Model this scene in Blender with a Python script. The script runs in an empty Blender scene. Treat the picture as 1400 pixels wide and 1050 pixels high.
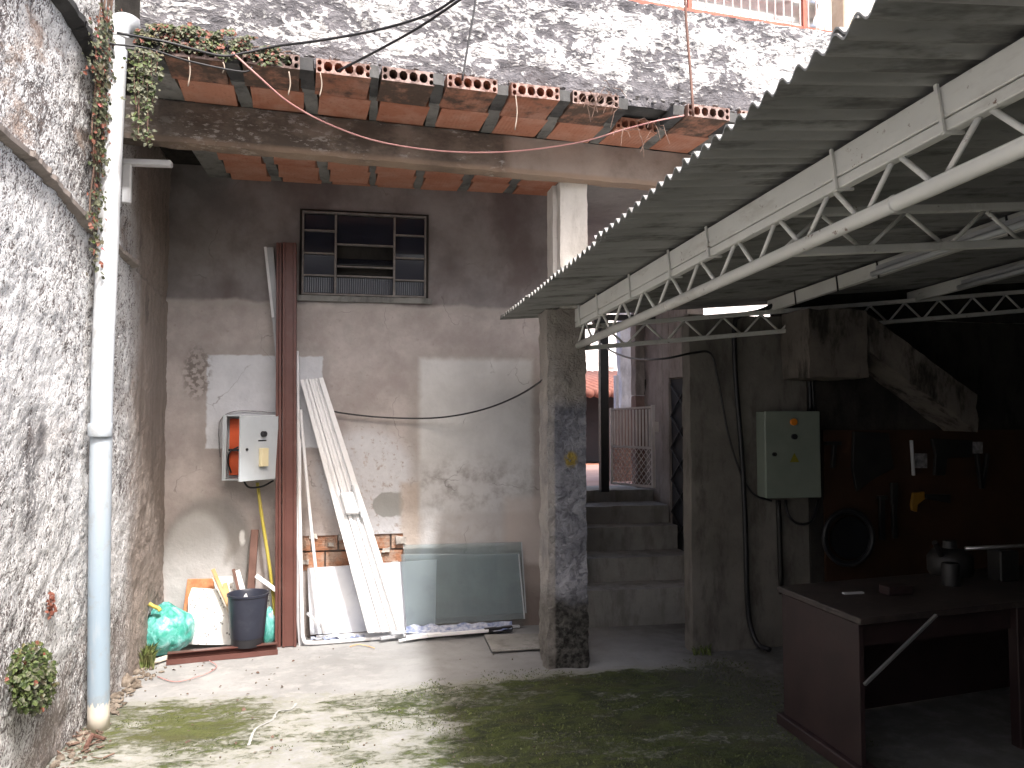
import bpy, bmesh, math, random
from math import sin, cos, tan, pi, radians, sqrt, atan2, exp
from mathutils import Vector, Matrix, noise
import numpy as np

random.seed(7)
S = bpy.context.scene
COL = S.collection
V = Vector

# ------------------------------------------------------------------ camera
CAM_H, YAW, PIT, FPX = 1.6, radians(10.5), radians(2.8), 1050.0
FW = V((sin(YAW) * cos(PIT), cos(YAW) * cos(PIT), sin(PIT)))
RT = V((cos(YAW), -sin(YAW), 0))
UP = RT.cross(FW)
EYE = V((0, 0, CAM_H))
cd = bpy.data.cameras.new("camera")
cam = bpy.data.objects.new("camera", cd)
COL.objects.link(cam)
cd.sensor_width = 36
cd.lens = 36 * FPX / 1400
cd.clip_start = 0.05
cd.clip_end = 600
cam.matrix_world = Matrix(((RT.x, UP.x, -FW.x, EYE.x), (RT.y, UP.y, -FW.y, EYE.y), (RT.z, UP.z, -FW.z, EYE.z), (0, 0, 0, 1)))
S.camera = cam

# ------------------------------------------------------------------ light
SUN_TO = V((0.255, -0.70, 1.0)).normalized()
w = bpy.data.worlds.new("World")
S.world = w
w.use_nodes = True
wn = w.node_tree
wn.nodes.clear()
sky = wn.nodes.new("ShaderNodeTexSky")
sky.sky_type = 'NISHITA'
sky.sun_disc = False
sky.sun_elevation = math.asin(SUN_TO.z)
sky.sun_rotation = atan2(SUN_TO.x, SUN_TO.y)
sky.air_density = 1.0
sky.dust_density = 6.0
sky.ozone_density = 0.6
bg = wn.nodes.new("ShaderNodeBackground")
bg.inputs[1].default_value = 0.145
wo = wn.nodes.new("ShaderNodeOutputWorld")
wn.links.new(sky.outputs[0], bg.inputs[0])
wn.links.new(bg.outputs[0], wo.inputs[0])
sl = bpy.data.lights.new("sun", 'SUN')
sl.energy = 1.6
sl.angle = radians(3.5)
sl.color = (1.0, 0.992, 0.98)
so = bpy.data.objects.new("sun", sl)
COL.objects.link(so)
so.rotation_euler = (-SUN_TO).to_track_quat('-Z', 'Y').to_euler()
S.view_settings.view_transform = 'Standard'
S.view_settings.look = 'None'
S.view_settings.gamma = 1
S.view_settings.use_curve_mapping = False
S.view_settings.exposure = 1.65
S.render.engine = 'CYCLES'
S.cycles.max_bounces = 8
S.cycles.diffuse_bounces = 5
S.cycles.transparent_max_bounces = 12

# ------------------------------------------------------------------ photo survey: a pixel and a plane give a place
def ray(px, py):
    return FW + RT * ((px - 700) / FPX) + UP * ((525 - py) / FPX)
def on(px, py, n, d):
    v = ray(px, py)
    return EYE + v * ((d - n.dot(EYE)) / n.dot(v))
def G(px, py, z=0.0): return on(px, py, V((0, 0, 1)), z)
def Y(px, py, y): return on(px, py, V((0, 1, 0)), y)
def X(px, py, x): return on(px, py, V((1, 0, 0)), x)
DO = V((0.99590, 0.09046, 0))      # run of the slab edge, beam and parapet
NO = V((-0.09046, 0.99590, 0))
def O(px, py, off): return on(px, py, NO, off)
def oxy(x, off, z):                # point at x on the line `off`
    return V((x, (off - NO.x * x) / NO.y, z))

# ------------------------------------------------------------------ materials
class NT:
    def __init__(s, name):
        s.m = bpy.data.materials.new(name)
        s.m.use_nodes = True
        s.t = s.m.node_tree
        s.t.nodes.clear()
        s.out = s.t.nodes.new("ShaderNodeOutputMaterial")
        s.b = s.t.nodes.new("ShaderNodeBsdfPrincipled")
        s.link(s.b.outputs[0], s.out.inputs[0])
        s.geo = None
        s.tc = None
    def link(s, a, b): s.t.links.new(a, b)
    def put(s, sock, v):
        if hasattr(v, 'is_output') or isinstance(v, bpy.types.NodeSocket): s.link(v, sock)
        else:
            if isinstance(v, (tuple, list)) and len(v) == 3 and sock.type == 'RGBA': v = (*v, 1)
            sock.default_value = v
    def pos(s):
        if not s.geo: s.geo = s.t.nodes.new("ShaderNodeNewGeometry")
        return s.geo.outputs['Position']
    def obj(s):
        if not s.tc: s.tc = s.t.nodes.new("ShaderNodeTexCoord")
        return s.tc.outputs['Object']
    def rnd(s): return s.t.nodes.new("ShaderNodeObjectInfo").outputs['Random']
    def mapv(s, v, scale=(1, 1, 1), loc=(0, 0, 0), rot=(0, 0, 0)):
        n = s.t.nodes.new("ShaderNodeMapping")
        s.link(v, n.inputs[0]); n.inputs[1].default_value = loc; n.inputs[2].default_value = rot; n.inputs[3].default_value = scale
        return n.outputs[0]
    def noise(s, v, scale, detail=3, rough=.55, dist=0):
        n = s.t.nodes.new("ShaderNodeTexNoise")
        s.link(v, n.inputs['Vector']); n.inputs['Scale'].default_value = scale; n.inputs['Detail'].default_value = detail
        n.inputs['Roughness'].default_value = rough; n.inputs['Distortion'].default_value = dist
        return n.outputs[0]
    def voro(s, v, scale, feat='F1', out='Distance', rand=1):
        n = s.t.nodes.new("ShaderNodeTexVoronoi")
        n.feature = feat
        s.link(v, n.inputs['Vector']); n.inputs['Scale'].default_value = scale; n.inputs['Randomness'].default_value = rand
        return n.outputs[out]
    def wave(s, v, scale, axis='X', dist=0):
        n = s.t.nodes.new("ShaderNodeTexWave"); n.bands_direction = axis
        s.link(v, n.inputs['Vector']); n.inputs['Scale'].default_value = scale; n.inputs['Distortion'].default_value = dist
        return n.outputs[1]
    def ramp(s, f, a, b, va=0.0, vb=1.0):
        n = s.t.nodes.new("ShaderNodeMapRange"); n.interpolation_type = 'SMOOTHSTEP'
        s.put(n.inputs[0], f); s.put(n.inputs[1], a); s.put(n.inputs[2], b); n.inputs[3].default_value = va; n.inputs[4].default_value = vb
        return n.outputs[0]
    def ma(s, op, a, b=0.0, clamp=False):
        n = s.t.nodes.new("ShaderNodeMath"); n.operation = op; n.use_clamp = clamp
        s.put(n.inputs[0], a); s.put(n.inputs[1], b)
        return n.outputs[0]
    def mix(s, f, a, b, mode='MIX'):
        n = s.t.nodes.new("ShaderNodeMix"); n.data_type = 'RGBA'; n.blend_type = mode
        s.put(n.inputs[0], f); s.put(n.inputs[6], a); s.put(n.inputs[7], b)
        return n.outputs[2]
    def sep(s, v):
        n = s.t.nodes.new("ShaderNodeSeparateXYZ"); s.link(v, n.inputs[0]); return n.outputs
    def vmath(s, op, a, b):
        n = s.t.nodes.new("ShaderNodeVectorMath"); n.operation = op; s.put(n.inputs[0], a); s.put(n.inputs[1], b); return n.outputs[0]
    def warp(s, v, scale, amp):
        n = s.t.nodes.new("ShaderNodeTexNoise"); s.link(v, n.inputs['Vector']); n.inputs['Scale'].default_value = scale; n.inputs['Detail'].default_value = 4
        c = s.vmath('SUBTRACT', n.outputs[1], (.5, .5, .5))
        sc = s.t.nodes.new("ShaderNodeVectorMath"); sc.operation = 'SCALE'; s.link(c, sc.inputs[0]); sc.inputs[3].default_value = amp
        return s.vmath('ADD', v, sc.outputs[0])
    def boxm(s, a, b, ca, cb, ha, hb, soft):   # 1 inside a rectangle in two coordinates
        da = s.ma('SUBTRACT', s.ma('ABSOLUTE', s.ma('SUBTRACT', a, ca)), ha)
        db = s.ma('SUBTRACT', s.ma('ABSOLUTE', s.ma('SUBTRACT', b, cb)), hb)
        return s.ramp(s.ma('MAXIMUM', da, db), -soft, soft, 1, 0)
    def ell(s, a, b, ca, cb, ra, rb, soft):
        x = s.ma('DIVIDE', s.ma('SUBTRACT', a, ca), ra); y = s.ma('DIVIDE', s.ma('SUBTRACT', b, cb), rb)
        r = s.ma('SQRT', s.ma('ADD', s.ma('MULTIPLY', x, x), s.ma('MULTIPLY', y, y)))
        return s.ramp(r, 1 - soft, 1 + soft, 1, 0)
    def bump(s, h, strength=.5, dist=.01, prev=None):
        n = s.t.nodes.new("ShaderNodeBump"); n.inputs['Strength'].default_value = strength; n.inputs['Distance'].default_value = dist
        s.link(h, n.inputs['Height'])
        if prev is not None: s.link(prev, n.inputs['Normal'])
        return n.outputs[0]
    def fin(s, col=None, rough=.8, normal=None, metal=0, spec=None, trans=None, **kw):
        if col is not None: s.put(s.b.inputs['Base Color'], col)
        s.put(s.b.inputs['Roughness'], rough); s.put(s.b.inputs['Metallic'], metal)
        if spec is not None: s.b.inputs['Specular IOR Level'].default_value = spec
        if trans is not None: s.b.inputs['Transmission Weight'].default_value = trans
        if normal is not None: s.link(normal, s.b.inputs['Normal'])
        return s.m

def generic(name, c1, c2, scale=6, rough=.8, bump=.15, bscale=60, metal=0, dirt=None, dirt_amt=.4, spec=None, trans=None, objc=False):
    n = NT(name); p = n.obj() if objc else n.pos()
    f = n.ramp(n.noise(p, scale, 5, .6), .3, .7)
    c = n.mix(f, c1, c2)
    if dirt:
        d = n.ramp(n.noise(p, scale * 2.3, 6, .7), .5, .72, 0, dirt_amt)
        c = n.mix(d, c, dirt)
    nb = n.bump(n.noise(p, bscale, 4, .6), bump, .004)
    return n.fin(c, rough, nb, metal, spec, trans)

M = {}
def m_whitewash():          # thrown render, whitewashed, left wall
    n = NT('whitewashed_render'); p = n.pos(); x, y, z = n.sep(p)
    q = n.mapv(p, (1, 1, 1.0), rot=(.5, 0, 0))
    q2 = n.mapv(q, (1, 1.5, .8))
    f = n.noise(n.warp(q2, 14, .05), 88, 3, .6)
    f2 = n.noise(q2, 26, 4, .62)
    big = n.noise(p, 1.5, 5, .62)
    low = n.ramp(z, .1, 1.3, 1, 0)
    thr = n.ma('ADD', n.ramp(big, .3, .72, .355, .475), n.ma('MULTIPLY', low, .05))
    thr = n.ma('ADD', thr, n.ramp(z, 2.4, 3.3, 0, .045))
    run = n.ramp(n.noise(n.mapv(p, (1, 7, .45)), 2.4, 5, .65), .52, .68, 0, .05)
    thr = n.ma('ADD', thr, run)
    k = n.ramp(n.ma('ADD', n.ma('MULTIPLY', f, .6), n.ma('MULTIPLY', f2, .4)), thr, n.ma('ADD', thr, .055))
    white = n.mix(n.noise(p, 5, 3), (.79, .79, .79), (.64, .64, .65))
    darkc = n.mix(n.noise(p, 9, 2), (.085, .08, .085), (.22, .19, .18))
    c = n.mix(k, darkc, white)
    pink = n.ramp(n.noise(n.mapv(p, (1, .8, 1.6), loc=(3, 1, 2)), 1.9, 5, .65), .55, .66, 0, .8)
    c = n.mix(n.ma('MULTIPLY', pink, n.ramp(z, 2.5, 2.9, .25, 1)), c, n.mix(f, (.30, .22, .18), (.50, .40, .34)))
    base = n.ma('MULTIPLY', n.ramp(z, 0, .75, 1, 0), n.ramp(n.noise(p, 3, 4), .4, .6, .15, .8))
    c = n.mix(base, c, n.mix(f, (.14, .125, .115), (.47, .42, .39)))
    # bare mortar strip towards the back corner
    ny = n.ma('ADD', y, n.ma('MULTIPLY', n.noise(n.mapv(p, (1, 1, .5)), 2.5, 5, .65), .5))
    bare = n.ramp(ny, 5.25, 5.6)
    streak = n.noise(n.mapv(p, (1, 5, .35)), 4, 5, .65)
    c = n.mix(bare, c, n.mix(streak, (.19, .155, .135), (.42, .36, .32)))
    mould = n.ma('MULTIPLY', n.ramp(n.noise(n.mapv(p, (1, 2.5, .5)), 2.2, 5, .7), .56, .72), n.ramp(z, 1.2, 2.2, .45, 1))
    c = n.mix(n.ma('MULTIPLY', mould, .75), c, (.075, .07, .07))
    # broken hole and black run under it
    spot = n.ell(y, z, 3.83, 1.52, .05, .11, .5); run = n.ma('MULTIPLY', n.ell(y, z, 3.72, 1.35, .12, .3, .6), n.ramp(f2, .42, .55))
    c = n.mix(n.ma('MULTIPLY', n.ma('MAXIMUM', spot, run), .75), c, (.10, .095, .10))
    hb = n.bump(f, .9, .012); hb = n.bump(f2, .8, .02, hb)
    return n.fin(c, .92, hb, spec=.15)
M['whitewash'] = m_whitewash()

def m_parapet():
    n = NT('flaking_whitewash'); p = n.pos(); x, y, z = n.sep(p)
    q = n.warp(n.mapv(p, (.75, .75, 1.5), rot=(0, .35, 0)), 5, .22)
    f = n.noise(q, 30, 5, .66); f2 = n.noise(q, 11, 4, .6)
    big = n.noise(p, 1.9, 5, .65)
    mix_ = n.ma('ADD', n.ma('MULTIPLY', f, .7), n.ma('MULTIPLY', f2, .3))
    thr = n.ramp(big, .34, .66, .36, .525)
    top = n.ramp(z, 3.98, 4.14, 0, .1); bot = n.ramp(z, 3.56, 3.70, .14, 0)
    thr = n.ma('ADD', thr, n.ma('ADD', top, bot))
    k = n.ramp(mix_, thr, n.ma('ADD', thr, .07))
    white = n.mix(n.noise(p, 12, 3), (.74, .735, .73), (.52, .52, .53))
    dark = n.mix(n.noise(p, 14, 3), (.08, .08, .092), (.25, .24, .255))
    c = n.mix(k, dark, white)
    st = n.ramp(n.noise(n.mapv(p, (4, 4, .6)), 2.2, 5, .7), .57, .70, 0, .8)
    c = n.mix(st, c, n.mix(f, (.05, .05, .055), (.26, .25, .26)))
    hb = n.bump(f, 1, .03); hb = n.bump(f2, .7, .04, hb)
    return n.fin(c, .92, hb, spec=.15)
M['parapet'] = m_parapet()

WY = 6.0   # plane of the back wall
def m_back():
    n = NT('patched_wall_plaster'); p = n.pos(); pw = n.warp(p, 6, .07); x, y, z = n.sep(pw)
    pf = n.warp(p, 16, .035); xf, yf, zf = n.sep(pf)
    f = n.noise(p, 3.0, 6, .65); g = n.noise(p, 28, 5, .6); h = n.noise(p, 8, 5, .65)
    c = n.mix(n.ramp(f, .32, .68), (.36, .315, .30), (.51, .46, .44))
    c = n.mix(n.ramp(h, .45, .75, 0, .55), c, (.36, .335, .315))
    c = n.mix(n.ramp(g, .58, .75, 0, .35), c, (.22, .19, .17))
    # grey cement band round the window and above
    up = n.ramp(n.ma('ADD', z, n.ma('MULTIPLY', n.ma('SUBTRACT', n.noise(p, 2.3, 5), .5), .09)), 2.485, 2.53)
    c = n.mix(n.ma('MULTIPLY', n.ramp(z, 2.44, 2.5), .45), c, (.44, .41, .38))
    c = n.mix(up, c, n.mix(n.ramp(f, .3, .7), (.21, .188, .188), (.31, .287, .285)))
    dark_plaster = n.ma('MULTIPLY', up, n.ramp(n.noise(n.mapv(p, (1, 1, .7), loc=(7, 0, 3)), 1.7, 5, .6), .47, .66, 0, .75))  # darker blotches across the grey band
    c = n.mix(dark_plaster, c, (.15, .118, .115))
    def B(px0, px1, py0, py1, soft=.02, fine=True):
        a = Y(px0, py0, WY); b = Y(px1, py1, WY)
        return n.boxm(xf if fine else x, zf if fine else z, (a.x + b.x) / 2, (a.z + b.z) / 2, abs(b.x - a.x) / 2, abs(a.z - b.z) / 2, soft)
    def E(px, py, rx, ry, soft=.2):
        a = Y(px, py, WY)
        return n.ell(xf, zf, a.x, a.z, rx * 6 / 1050, ry * 6 / 1050, soft)
    # damp dark rim + light grey patch, left
    c = n.mix(n.ma('MULTIPLY', B(270, 448, 470, 622, .03), .35), c, (.30, .28, .265))
    pa = n.mix(n.ramp(h, .3, .7), (.56, .57, .60), (.63, .64, .67))
    c = n.mix(B(284, 440, 485, 612, .008), c, pa)
    c = n.mix(n.ma('MULTIPLY', E(270, 510, 16, 32, .4), n.ramp(g, .45, .56)), c, (.21, .185, .17))
    # right patch: tall, pale at the top, runs to the floor
    c = n.mix(n.ma('MULTIPLY', B(560, 735, 480, 860, .05), .5), c, (.36, .33, .305))
    pb = n.mix(n.ramp(f, .3, .7), (.55, .55, .545), (.66, .66, .655))
    c = n.mix(n.ma('MULTIPLY', B(574, 728, 490, 700, .03), .9), c, pb)
    c = n.mix(n.ma('MULTIPLY', B(576, 690, 640, 870, .06), n.ramp(h, .25, .7, .35, .9)), c, (.56, .55, .55))
    c = n.mix(n.ma('MULTIPLY', E(640, 665, 95, 38, .5), n.ramp(h, .4, .7, 0, .7)), c, (.27, .245, .23))
    c = n.mix(n.ma('MULTIPLY', B(690, 746, 680, 800, .05), .7), c, (.58, .51, .47))
    # flaking white limewash by the leaning panel, and a bare grey hole in it
    fl = n.ma('MULTIPLY', n.ma('MAXIMUM', E(500, 650, 62, 62, .25), B(470, 560, 625, 765, .05)), n.ramp(n.noise(p, 22, 5, .7), .36, .46))
    c = n.mix(fl, c, n.mix(g, (.50, .50, .52), (.66, .66, .68)))
    c = n.mix(n.ma('MAXIMUM', E(531, 690, 21, 17, .06), B(522, 549, 674, 705, .012)), c, (.33, .33, .32))
    c = n.mix(n.ma('MULTIPLY', B(548, 572, 660, 770, .03), .8), c, n.mix(g, (.40, .33, .28), (.54, .46, .40)))
    # arched patch low left
    am = n.ma('MAXIMUM', E(285, 760, 56, 74, .12), B(232, 338, 765, 900, .04))
    c = n.mix(n.ma('MULTIPLY', am, .9), c, n.mix(h, (.22, .21, .20), (.32, .305, .29)))
    al = n.ma('MAXIMUM', E(270, 775, 42, 68, .15), B(226, 306, 770, 900, .03))
    c = n.mix(n.ma('MULTIPLY', al, .9), c, n.mix(h, (.42, .415, .41), (.53, .525, .52)))
    c = n.mix(E(331, 735, 3.5, 9, .4), c, (.75, .75, .74))
    # rising damp
    dz = n.ma('ADD', z, n.ma('MULTIPLY', n.noise(p, 3.5, 4), -.32))
    c = n.mix(n.ramp(dz, -.06, .16, .62, 0), c, (.17, .14, .125))
    c = n.mix(n.ma('MULTIPLY', B(716, 760, 772, 860, .03), .6), c, (.22, .17, .145))
    cr = n.ramp(n.voro(n.warp(p, 3, .5), 1.1, 'DISTANCE_TO_EDGE'), 0, .006, .5, 0)
    c = n.mix(n.ma('MULTIPLY', cr, n.ramp(f, .5, .6)), c, (.12, .105, .1))
    hb = n.bump(g, .35, .008); hb = n.bump(h, .4, .02, hb)
    return n.fin(c, .9, hb, spec=.2)
M['back'] = m_back()

def m_floor():
    n = NT('mossy_concrete'); p = n.pos(); x, y, z = n.sep(p)
    f = n.noise(p, 1.6, 6, .62); g = n.noise(p, 35, 5, .6); h = n.noise(p, 7, 6, .68)
    c = n.mix(n.ramp(f, .3, .7), (.245, .245, .243), (.335, .335, .333))
    c = n.mix(n.ramp(h, .5, .75, 0, .5), c, (.225, .217, .205))
    c = n.mix(n.ramp(g, .6, .72, 0, .4), c, (.175, .17, .16))
    pale = n.ramp(n.noise(n.mapv(p, (1, 1.3, 1), loc=(4, 2, 0)), 6, 7, .75), .46, .66, 0, .4)
    c = n.mix(n.ma('MULTIPLY', pale, n.ramp(x, -.2, .5, 1, 0)), c, (.44, .43, .42))
    q = n.warp(n.mapv(p, (1.0, 1.9, 1), rot=(0, 0, -.15)), 4, .5)
    s1 = n.noise(q, 1.7, 6, .66); s2 = n.noise(q, 6.5, 6, .72)
    st = n.ma('ADD', n.ma('MULTIPLY', s1, .6), n.ma('MULTIPLY', s2, .4))
    reg = n.ma('MULTIPLY', n.ramp(y, 4.62, 5.12, 1, 0), n.ramp(x, 2.1, 2.9, 1, .3))
    dense = n.ramp(x, .1, .75, 0, .13)
    yel = n.ma('MULTIPLY', n.ell(x, y, -1.0, 4.45, .6, .35, .7), .075)
    thr = n.ma('SUBTRACT', .545, n.ma('ADD', dense, yel))
    thr = n.ma('ADD', thr, n.ma('MULTIPLY', n.ma('SUBTRACT', 1, reg), .35))
    st = n.ma('ADD', n.ma('MULTIPLY', st, .82), n.ma('MULTIPLY', n.noise(p, 24, 5, .7), .18))
    mo = n.ramp(st, n.ma('SUBTRACT', thr, .045), n.ma('ADD', thr, .06))
    mc = n.mix(n.ramp(s2, .35, .65), (.016, .022, .009), (.068, .09, .018))
    mc = n.mix(n.ramp(n.noise(p, 2.7, 4), .5, .7, 0, .7), mc, (.055, .05, .025))
    mc = n.mix(n.ma('MULTIPLY', yel, 5), mc, (.17, .175, .05))
    film = n.ma('MULTIPLY', n.ramp(st, n.ma('SUBTRACT', thr, .14), thr), .42)
    c = n.mix(film, c, (.21, .215, .12))
    c = n.mix(n.ma('MULTIPLY', mo, .93), c, mc)
    shed_shade = n.ma('MULTIPLY', n.ramp(n.ma('ADD', x, n.ma('MULTIPLY', f, .8)), 2.0, 2.9), n.ramp(h, .25, .6, .45, .9))  # floor darkens towards the workshop: shed shade painted in, broken by noise
    c = n.mix(shed_shade, c, (.125, .122, .115))
    hb = n.bump(g, .3, .006); hb = n.bump(h, .35, .015, hb); hb = n.bump(n.ma('MULTIPLY', mo, n.noise(p, 60, 4, .7)), .9, .02, hb)
    return n.fin(c, n.ramp(h, .3, .7, .72, .95), hb, spec=.25)
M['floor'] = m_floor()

def m_concrete(name, a, b, dark=(.1, .09, .085), amt=.5, white=0.0, streaks=True):
    n = NT(name); p = n.pos(); x, y, z = n.sep(p)
    f = n.noise(p, 2.3, 6, .65); g = n.noise(p, 32, 5, .62)
    c = n.mix(n.ramp(f, .3, .7), a, b)
    d = n.noise(n.mapv(p, (2.2, 2.2, .7)) if streaks else p, 3.3, 6, .7)
    c = n.mix(n.ramp(d, .46, .66, 0, amt), c, dark)
    if white:
        k = n.ma('MULTIPLY', n.ramp(n.noise(n.mapv(p, (.9, .9, 2.2)), 9, 6, .75), .53, .58), n.ramp(n.noise(p, 1.7, 3), .42, .55))
        k = n.ma('MULTIPLY', k, n.ramp(x, .4, .9, 1, 0))
        c = n.mix(n.ma('MULTIPLY', k, white), c, (.52, .49, .47))
    c = n.mix(n.ramp(g, .6, .75, 0, .3), c, dark)
    hb = n.bump(g, .4, .008); hb = n.bump(f, .3, .03, hb)
    return n.fin(c, .9, hb, spec=.2)
def m_beam():
    n = NT('stained_beam_concrete'); p = n.pos(); x, y, z = n.sep(p)
    f = n.noise(p, 2.3, 6, .65); g = n.noise(p, 32, 5, .62)
    c = n.mix(n.ramp(f, .3, .7), (.19, .15, .125), (.33, .27, .23))
    old = n.ramp(n.ma('ADD', x, n.ma('MULTIPLY', f, .05)), .84, .87, 1, 0)
    d = n.noise(n.mapv(p, (1.2, 1.2, 2.4)), 2.6, 6, .7)
    c = n.mix(n.ma('MULTIPLY', old, n.ramp(d, .36, .62, .15, .8)), c, (.085, .07, .06))
    c = n.mix(n.ma('MULTIPLY', n.ramp(x, .84, .9), n.ramp(f, .35, .65, .25, .8)), c, (.42, .355, .315))
    k = n.ma('MULTIPLY', n.ramp(n.noise(n.mapv(p, (.8, .8, 2.2)), 19, 5, .75), .53, .60), n.ramp(n.noise(p, 3.1, 3), .45, .58))
    c = n.mix(n.ma('MULTIPLY', n.ma('MULTIPLY', k, old), .75), c, (.50, .47, .45))
    low = n.ma('MULTIPLY', n.ramp(z, 3.205, 3.235, 1, 0), n.ramp(f, .3, .6, .3, .8))
    c = n.mix(low, c, (.36, .26, .19))
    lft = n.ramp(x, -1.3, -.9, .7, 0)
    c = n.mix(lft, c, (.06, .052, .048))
    hb = n.bump(g, .4, .008); hb = n.bump(f, .4, .03, hb)
    return n.fin(c, .9, hb, spec=.2)
M['beam'] = m_beam()
M['joist'] = m_concrete('joist_concrete', (.17, .17, .165), (.29, .285, .27), (.05, .05, .05), .55)
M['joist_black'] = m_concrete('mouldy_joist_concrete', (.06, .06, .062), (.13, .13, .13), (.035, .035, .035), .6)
M['column_clean'] = m_concrete('limewashed_concrete', (.62, .59, .55), (.74, .71, .66), (.28, .25, .22), .35)
M['soffit'] = m_concrete('soffit_plaster', (.34, .34, .34), (.44, .44, .435), (.24, .24, .24), .3)
M['cement'] = m_concrete('cement_steps', (.26, .255, .235), (.37, .36, .34), (.13, .12, .11), .5)
M['pinkwall'] = m_concrete('bare_render', (.25, .215, .195), (.39, .345, .315), (.12, .10, .09), .55)
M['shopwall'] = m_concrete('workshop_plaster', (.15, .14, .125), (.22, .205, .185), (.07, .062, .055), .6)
M['dark_plaster'] = m_concrete('shade_stain_plaster', (.025, .023, .022), (.05, .045, .04), (.012, .011, .011), .7)  # near-black: shade of unlit recesses in the colour; also the lintel stain
M['rust_red'] = m_concrete('reddish_render', (.17, .10, .085), (.26, .18, .155), (.09, .06, .05), .5)
M['bluewall'] = m_concrete('bluish_rough_render', (.46, .47, .52), (.62, .63, .68), (.22, .22, .26), .5)
M['cream'] = m_concrete('cream_paint', (.74, .69, .60), (.80, .76, .68), (.60, .55, .47), .25)
M['farwhite'] = m_concrete('white_house_paint', (.78, .78, .77), (.82, .82, .81), (.66, .66, .65), .2)
M['stair'] = m_concrete('dripping_stair_concrete', (.12, .105, .092), (.20, .175, .155), (.02, .018, .016), .85)
M['cement_pale'] = generic('pale_cement_filler', (.30, .30, .29), (.42, .42, .41), 14, .95, .3, 70)
M['stone'] = generic('loose_mortar', (.34, .31, .28), (.52, .48, .44), 20, .95, .4, 80)

def m_pillar():
    n = NT('weathered_pillar_render'); p = n.pos(); x, y, z = n.sep(p)
    f = n.noise(p, 4.5, 6, .65); g = n.noise(p, 30, 5, .65)
    v = n.noise(n.warp(p, 9, .15), 17, 5, .7)
    c = n.mix(n.ramp(f, .3, .7), (.21, .215, .245), (.42, .42, .46))
    c = n.mix(n.ramp(v, .36, .56, .75, 0), c, (.12, .12, .145))
    up = n.ramp(n.ma('ADD', z, n.ma('MULTIPLY', f, .15)), 1.72, 1.86)
    c = n.mix(up, c, n.mix(n.ramp(f, .3, .7), (.30, .27, .245), (.42, .385, .35)))
    lo = n.ramp(n.ma('ADD', z, n.ma('MULTIPLY', n.noise(p, 5, 5), .35)), .55, .68, 1, 0)
    c = n.mix(lo, c, n.mix(n.ramp(g, .35, .65), (.028, .027, .026), (.13, .125, .115)))
    edge = n.ma('MULTIPLY', n.ramp(x, 1.19, 1.21, 1, 0), n.ramp(f, .3, .6, .5, 1))  # lit left rim painted as a paler strip
    c = n.mix(n.ma('MULTIPLY', edge, n.ramp(z, .3, .6, .5, .8)), c, (.50, .46, .42))
    a = Y(781, 628, 4.93)
    ye = n.ma('MULTIPLY', n.ell(n.sep(n.warp(p, 30, .03))[0], z, a.x, a.z, .045, .05, .3), n.ramp(g, .35, .5))
    c = n.mix(n.ma('MULTIPLY', ye, .9), c, (.42, .30, .05))
    hb = n.bump(g, .6, .012); hb = n.bump(v, 1, .05, hb)
    return n.fin(c, .9, hb, spec=.2)
M['pillar'] = m_pillar()

def m_brick(name, dirty):
    n = NT(name); o = n.obj(); p = n.pos()
    r = n.rnd()
    f = n.noise(p, 6, 5, .65); g = n.noise(p, 40, 4, .6)
    c = n.mix(r, (.46, .19, .12), (.56, .27, .185))
    c = n.mix(n.ramp(f, .4, .7, 0, .6), c, (.60, .36, .28))
    c = n.mix(n.ramp(g, .55, .7, 0, .4), c, (.28, .11, .065))
    if dirty:
        oy = n.sep(o)[1]
        k = n.ma('ADD', n.ma('MULTIPLY', n.noise(p, 9, 5, .7), .9), n.ma('MULTIPLY', r, .2))
        d = n.ramp(k, .40, .66, .2, .92)
        c = n.mix(d, c, n.mix(g, (.045, .038, .032), (.12, .10, .085)))
        c = n.mix(n.ramp(oy, -.142, -.136, .75, 0), c, n.mix(n.ramp(n.noise(p, 22, 4), .4, .6), (.13, .09, .085), (.40, .30, .28)))
    gr = n.wave(n.mapv(o, (1, 1, 1)), 13, 'X', 0)
    hb = n.bump(gr, .25, .003); hb = n.bump(g, .3, .004, hb)
    return n.fin(c, .88, hb, spec=.2)
M['brick'] = m_brick('fired_clay', False)
M['brick_dirty'] = m_brick('grimy_fired_clay', True)

def m_smear():
    n = NT('mortar_smeared_clay'); p = n.pos(); f = n.noise(p, 9, 5, .7); g = n.noise(p, 40, 4, .6)
    c = n.mix(n.rnd(), (.34, .15, .08), (.44, .22, .13))
    c = n.mix(n.ramp(f, .42, .6, 0, .75), c, (.40, .32, .26))
    c = n.mix(n.ramp(g, .5, .7, 0, .6), c, (.20, .11, .07))
    return n.fin(c, .9, n.bump(g, .5, .006, n.bump(f, .5, .02)))
M['brick_smeared'] = m_smear()
def m_fibre():
    n = NT('fibre_cement'); p = n.pos()
    f = n.noise(n.mapv(p, (.6, 3, 1)), 2.5, 6, .65); g = n.noise(p, 45, 4)
    c = n.mix(n.ramp(f, .3, .7), (.25, .25, .243), (.33, .33, .322))
    c = n.mix(n.ramp(n.noise(n.mapv(p, (.5, 4, 1)), 4, 5, .7), .48, .68, 0, .75), c, (.085, .083, .076))
    return n.fin(c, .85, n.bump(g, .2, .003), spec=.2)
M['fibre'] = m_fibre()
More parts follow.
